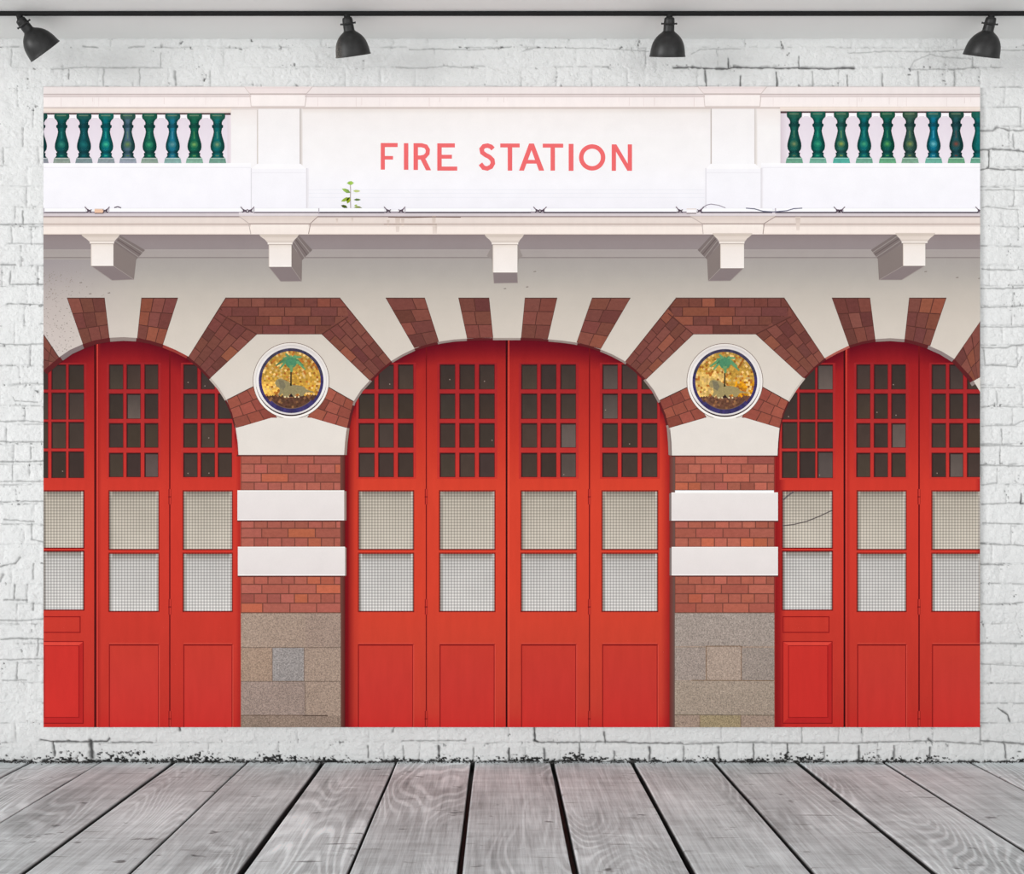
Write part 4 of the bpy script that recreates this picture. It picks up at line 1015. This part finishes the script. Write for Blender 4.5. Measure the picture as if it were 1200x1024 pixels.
# coping along the top
p = Part()
TC = [(101.5, (204, 190, 188)), (102.6, (243, 233, 231)), (109.6, (241, 231, 229)), (110.6, (184, 166, 164)), (111.8, (240, 228, 226)), (113.2, (206, 190, 188)), (114.2, (250, 240, 238)), (124.6, (250, 240, 237)), (126.6, (200, 184, 179)), (127.4, (226, 212, 206))]
p.bands(51, 1148.5, TC, 8)
for x0, x1, yy in ((51, 271, 127), (914, 1148.5, 125)): p.bands(x0, x1, [(yy, (232, 216, 207)), (yy + 1.5, (242, 228, 218)), (yy + 5.2, (232, 216, 208))], 9)
p.rect(271, 127, 302, 129, (230, 220, 216), 9)
for t0, t1, m0, m1, b0, b1 in ((286.6, 366, 292.5, 359.5, 294.4, 357.4), (818, 898.4, 824.5, 892, 826, 890.4)):
    p.poly([(t0, 101.5), (t1, 101.5), (t1 - 1.5, 104), (t0 + 1.5, 104)], (236, 222, 220), 10); p.poly([(t0 + 1.5, 104), (t1 - 1.5, 104), (m1, 109.6), (m0, 109.6)], (242, 229, 227), 10)
    p.poly([(m0, 109.6), (m1, 109.6), (b1, 111), (b0, 111)], (196, 180, 176), 10)
    p.bands(b0, b1, [(111, (240, 228, 226)), (112.6, (252, 243, 240)), (123.6, (250, 241, 238)), (125.4, (204, 189, 184))], 10)
    p.stroke([(t0, 102), (m0, 109.6), (b0, 125)], .8, (220, 205, 201), 11); p.stroke([(t1, 102), (m1, 109.6), (b1, 125)], .9, (212, 197, 193), 11)
rs = random.Random(4)
for _ in range(70):
    x = rs.uniform(60, 1140); p.rect(x, 114.4, x + .8, rs.uniform(118, 126), lerp((250, 239, 237), (236, 222, 219), rs.random()), 9)
p.build('coping', M_STAIN, sheet, 'pinkish moulded coping')

# balustrades
HL = [(72.5, (14, 78, 66), (20, 90, 92), (58, 140, 120), (150, 160, 150)), (98.5, (14, 74, 70), (20, 84, 92), (30, 110, 110), (132, 146, 150)), (124.5, (10, 92, 82), (8, 112, 122), (70, 190, 150), (150, 158, 164)),
      (150, (30, 72, 62), (86, 112, 132), (110, 136, 80), (160, 164, 178)), (175.4, (14, 84, 66), (30, 104, 86), (66, 158, 112), (150, 166, 154)), (202.5, (16, 80, 74), (32, 122, 150), (104, 150, 154), (142, 176, 172)),
      (228, (16, 82, 62), (24, 106, 80), (120, 160, 92), (140, 180, 160)), (255, (22, 82, 66), (20, 114, 116), (130, 150, 110), (120, 160, 144))]
HR_ = [(930.8, (18, 72, 58), (32, 100, 90), (120, 130, 90), (112, 166, 140)), (958.5, (14, 86, 76), (20, 116, 100), (60, 160, 120), (120, 176, 156)), (986, (22, 78, 62), (48, 110, 100), (150, 160, 80), (88, 178, 164)),
       (1012.7, (12, 86, 70), (18, 110, 116), (70, 160, 120), (118, 172, 150)), (1040, (14, 78, 54), (20, 96, 88), (90, 160, 90), (108, 172, 132)), (1066.4, (44, 72, 58), (60, 96, 86), (130, 140, 80), (134, 172, 148)),
       (1094, (14, 82, 78), (16, 120, 150), (120, 190, 200), (114, 180, 162)), (1120.6, (20, 60, 52), (40, 90, 96), (130, 70, 60), (110, 168, 130)), (1147, (14, 84, 72), (20, 110, 110), (60, 150, 120), (112, 170, 146))]
PROF = [(0, 8.4), (.055, 9), (.10, 8.6), (.135, 6.4), (.18, 5), (.225, 5), (.24, 6.6), (.285, 6.4), (.30, 5.2), (.37, 4.4), (.45, 5.3), (.54, 6.9), (.61, 8.0), (.67, 8.3), (.73, 7.7), (.77, 6.0), (.79, 5.4), (.80, 6.8), (.83, 6.6), (.845, 6.2), (.88, 7.4), (.905, 9.0)]
def balustrade(x0, x1, yt, items, edge_first, side_name):
    p = Part(); yb = 191.2
    p.bands(x0, x1, [(yt, (228, 216, 226)), (yb, (236, 228, 236))], 6)
    if edge_first: p.hgrad(x0, yt, x0 + 8, yb, (214, 200, 208), (232, 222, 230), 7)
    else: p.hgrad(x1 - 4, yt, x1, yb, (226, 212, 220), (236, 224, 230), 7)
    p.rect(x0, yt - .6, x1, yt + 1.8, (86, 62, 66), 8)
    for (xa, *_), (xb, *_) in zip(items, items[1:]):
        m = (xa + xb) / 2; p.rect(m - 4.4, yt + 1.4, m + 4.4, yt + 6.4, (250, 246, 250), 8); p.rect(m - 3, yt + 5.4, m + 3, yt + 6.2, (222, 212, 222), 9)
    if not edge_first: p.rect(58, yt + 1.4, 62.5, yt + 6.4, (250, 246, 250), 8)
    bo = p.build('balustrade', M_FLAT, sheet, 'balustrade opening with green glazed balusters')
    H = yb - yt
    for (cx, dark, mid, hi, pl) in items:
        b = Part(); top_c = lerp(dark, (110, 130, 100), .28)
        U = (-1, -.72, -.3, .12, .55, 1)
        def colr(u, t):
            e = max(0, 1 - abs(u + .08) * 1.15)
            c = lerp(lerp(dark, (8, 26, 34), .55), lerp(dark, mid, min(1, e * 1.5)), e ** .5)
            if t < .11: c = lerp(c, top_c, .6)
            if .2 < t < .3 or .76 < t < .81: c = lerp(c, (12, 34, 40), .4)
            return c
        for (t0, w0), (t1, w1) in zip(PROF, PROF[1:]):
            for u0, u1 in zip(U, U[1:]):
                q = [(cx + u0 * w0, yt + t0 * H), (cx + u1 * w0, yt + t0 * H), (cx + u1 * w1, yt + t1 * H), (cx + u0 * w1, yt + t1 * H)]
                if all(c[0] <= SX0 or c[0] >= SX1 for c in q): continue
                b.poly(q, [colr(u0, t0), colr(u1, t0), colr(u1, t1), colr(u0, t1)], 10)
        b.poly([(cx - 9, yt + .9 * H), (cx + 9, yt + .9 * H), (cx + 10.2, yb), (cx - 10.2, yb)], [lerp(pl, (60, 100, 90), .3)] * 2 + [pl] * 2, 11)
        b.rect(cx - 9, yt + .895 * H, cx + 9, yt + .915 * H, lerp(pl, (240, 245, 240), .35), 12)
        if SX0 + 3 < cx < SX1 - 3:
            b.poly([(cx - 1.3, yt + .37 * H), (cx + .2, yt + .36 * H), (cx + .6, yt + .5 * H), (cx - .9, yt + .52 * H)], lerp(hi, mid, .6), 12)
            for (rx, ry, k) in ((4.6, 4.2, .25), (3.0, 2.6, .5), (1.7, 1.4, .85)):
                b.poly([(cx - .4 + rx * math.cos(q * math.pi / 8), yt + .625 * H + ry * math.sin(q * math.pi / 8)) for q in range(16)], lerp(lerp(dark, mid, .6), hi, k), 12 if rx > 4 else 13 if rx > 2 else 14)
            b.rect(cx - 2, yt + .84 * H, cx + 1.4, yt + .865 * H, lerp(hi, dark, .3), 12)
            b.rect(cx - 6, yt + .03 * H, cx + 5, yt + .055 * H, lerp(top_c, (150, 160, 130), .5), 12)
        b.build('baluster', M_GLAZE, bo, 'green glazed ceramic baluster')
HL0 = (46.8, (14, 66, 62), (16, 76, 84), (40, 110, 100), (150, 150, 160))
balustrade(51, 270.5, 133, [HL0] + HL, False, 'left')
balustrade(914.5, 1148.5, 131, HR_, True, 'right')

# ---- ledge with tubes, cables and the little plant
p = Part()
LB = [(247.4, (236, 232, 238)), (248.6, (150, 140, 148)), (249.4, (128, 118, 126)), (250.2, (214, 204, 208)), (253, (212, 201, 204)), (253.8, (128, 112, 110)), (255, (214, 198, 190)), (256, (230, 216, 209)), (261.6, (228, 214, 206)),
      (262.6, (180, 162, 154)), (263.8, (222, 207, 199)), (265.2, (226, 212, 205)), (266, (244, 231, 223)), (273.4, (245, 232, 223)), (274.8, (222, 204, 192))]
p.bands(51, 1148.5, LB, 12)
for a0, a1, m0, m1, b0, b1 in ((280, 373, 291.5, 364, 294, 361.6), (808.6, 909.4, 822.6, 895.6, 824, 894)):
    p.bands(a0, a1, [(249, (226, 217, 221)), (252.8, (222, 212, 214)), (253.6, (134, 118, 116))], 13)
    p.poly([(a0 + .5, 253.4), (a1 - .5, 253.4), (m1, 261.8), (m0, 261.8)], [(216, 201, 193)] * 2 + [(231, 217, 209)] * 2, 13)
    p.rect(m0, 261.6, m1, 263, (172, 154, 147), 13); p.bands(b0, b1, [(263, (238, 226, 218)), (264.6, (246, 235, 227)), (274.4, (243, 230, 222))], 13)
    p.stroke([(a0, 253.4), (m0, 261.8), (b0, 274.4)], .8, (190, 174, 168), 14); p.stroke([(a1, 253.4), (m1, 261.8), (b1, 274.4)], .9, (160, 142, 136), 14)
for x, y0, y1, wd in ((508.5, 253, 274, 2.2), (466, 254, 272, 3), (472, 256, 266, 2), (395, 256, 262, 1.4), (413, 255, 261, 1.2), (935, 254, 270, 3), (511, 262, 274, 1.4), (455, 258, 266, 1.6)):
    p.poly([(x - wd, y0), (x + wd, y0), (x + wd * .6, y1), (x - wd * .6, y1)], [(208, 191, 181)] * 2 + [(232, 217, 208)] * 2, 14)
p.stroke([(455, 254.4), (480, 255), (508, 254.2), (540, 254.6)], 1.1, (120, 100, 94), 14); p.stroke([(450, 262.8), (512, 263)], 1.0, (160, 140, 130), 14)
led_o = p.build('ledge', M_STAIN, sheet, 'moulded cream ledge with grey stains')
for (x0, x1) in ((51, 100.5), (127, 283), (297, 373), (373, 450.5), (474, 622), (637, 793), (821, 905), (908, 979.5), (987, 1146)):
    t = Part(); t.bands(x0, x1, [(243.8, (226, 223, 229)), (244.8, (255, 255, 255)), (247.6, (252, 251, 254)), (248.4, (214, 210, 218))], 14)
    if x0 > 290 or x0 < 60: t.rect(x0, 248.3, x1, 249.8, (72, 64, 74) if x0 > 370 else (120, 112, 118), 15)
    t.rect(x0, 244, x0 + 1.4, 249, (196, 188, 196), 15)
    t.build('light_tube', M_FLAT, sheet, 'thin white light tube lying along the ledge')
for (x0, x1, c) in ((111, 121.5, (236, 194, 166)), (804.5, 816, (250, 246, 248))):
    t = Part(); t.rect(x0, 245, x1, 250.4, c, 16); t.rect(x0, 249.4, x1, 250.6, (120, 104, 104), 17); t.rect(x0, 244.6, x1, 245.4, (226, 210, 200), 17)
    t.build('junction_box', M_FLAT, sheet, 'small box between the tubes')
def clutter(x, flip=1):
    t = Part(); c = (120, 104, 114)
    t.stroke([(x - 2 * flip, 242.4), (x + flip, 245.6), (x + 3.6 * flip, 247.4), (x + 6 * flip, 245.6)], 1.1, c, 16)
    t.stroke([(x, 248.8), (x + 3.6 * flip, 246.6), (x + 5.6 * flip, 249.2)], 1.2, (72, 58, 70), 16); t.disc(x + 1.6 * flip, 246.2, 1.1, (84, 66, 80), 17, 10)
    t.build('tube_clip', M_FLAT, sheet, 'dark wire clip at a tube end')
for x, f in ((101.5, 1), (126.5, -1), (284, 1), (296, -1), (452, 1), (473, -1), (627, 1), (638.5, -1), (794, 1), (823, -1), (979, 1), (988, -1), (1145, 1)): clutter(x, f)
for pts, wd, c in (([(823, 243.6), (828, 240.4), (833, 239.2), (842, 240.6), (850, 243.6)], .9, (150, 142, 154)),
                   ([(874, 244), (884, 244.8), (894, 247.6), (906, 248.4), (922, 247), (930, 244.6), (940, 244)], 1.2, (104, 104, 126)),
                   ([(134, 243.4), (138, 242.2), (142, 243.6)], 1.2, (90, 76, 92))):
    Part().stroke(pts, wd, c, 16).build('cable', M_FLAT, sheet, 'thin grey cable')
pl = Part(); pl.stroke([(411, 244.4), (410.6, 232), (410.8, 222), (410.4, 215)], 1.0, (176, 162, 160), 7)
plant = pl.build('plant', M_FLAT, sheet, 'small green sprouting plant')
def leaf(x0, y0, x1, y1, wd, c0, c1):
    q = Part(); dx, dy = x1 - x0, y1 - y0; l = math.hypot(dx, dy); nx, ny = -dy / l * wd / 2, dx / l * wd / 2
    q.poly([(x0, y0), (x0 + dx * .35 + nx, y0 + dy * .35 + ny), (x0 + dx * .7 + nx * .8, y0 + dy * .7 + ny * .8), (x1, y1), (x0 + dx * .7 - nx * .8, y0 + dy * .7 - ny * .8), (x0 + dx * .35 - nx, y0 + dy * .35 - ny)], [c0, c0, c1, c1, c1, c0], 8)
    q.build('leaf', M_FLAT, plant)
LG = (168, 202, 96); DG = (92, 116, 48); YG = (160, 178, 44)
leaf(414.8, 214.4, 406.4, 214.6, 4.6, LG, (150, 190, 84)); leaf(410.8, 226, 400.6, 221, 4.4, (112, 142, 78), LG); leaf(413.6, 223.8, 422.4, 224, 3, (190, 204, 130), (196, 206, 134))
leaf(410.2, 231.4, 399.6, 236.2, 4.2, (150, 172, 60), (150, 176, 70)); leaf(410, 231, 406.8, 238.6, 4.6, YG, (136, 156, 30)); leaf(414.6, 234, 423, 234, 2.8, (98, 120, 70), (104, 130, 76))
leaf(407.4, 243.4, 399.6, 240.6, 3.8, (80, 100, 40), (70, 84, 34)); leaf(414.6, 243.6, 424.4, 243.6, 4.2, (142, 158, 56), (92, 104, 34)); leaf(415, 241.4, 419, 240, 2, (160, 174, 70), LG)
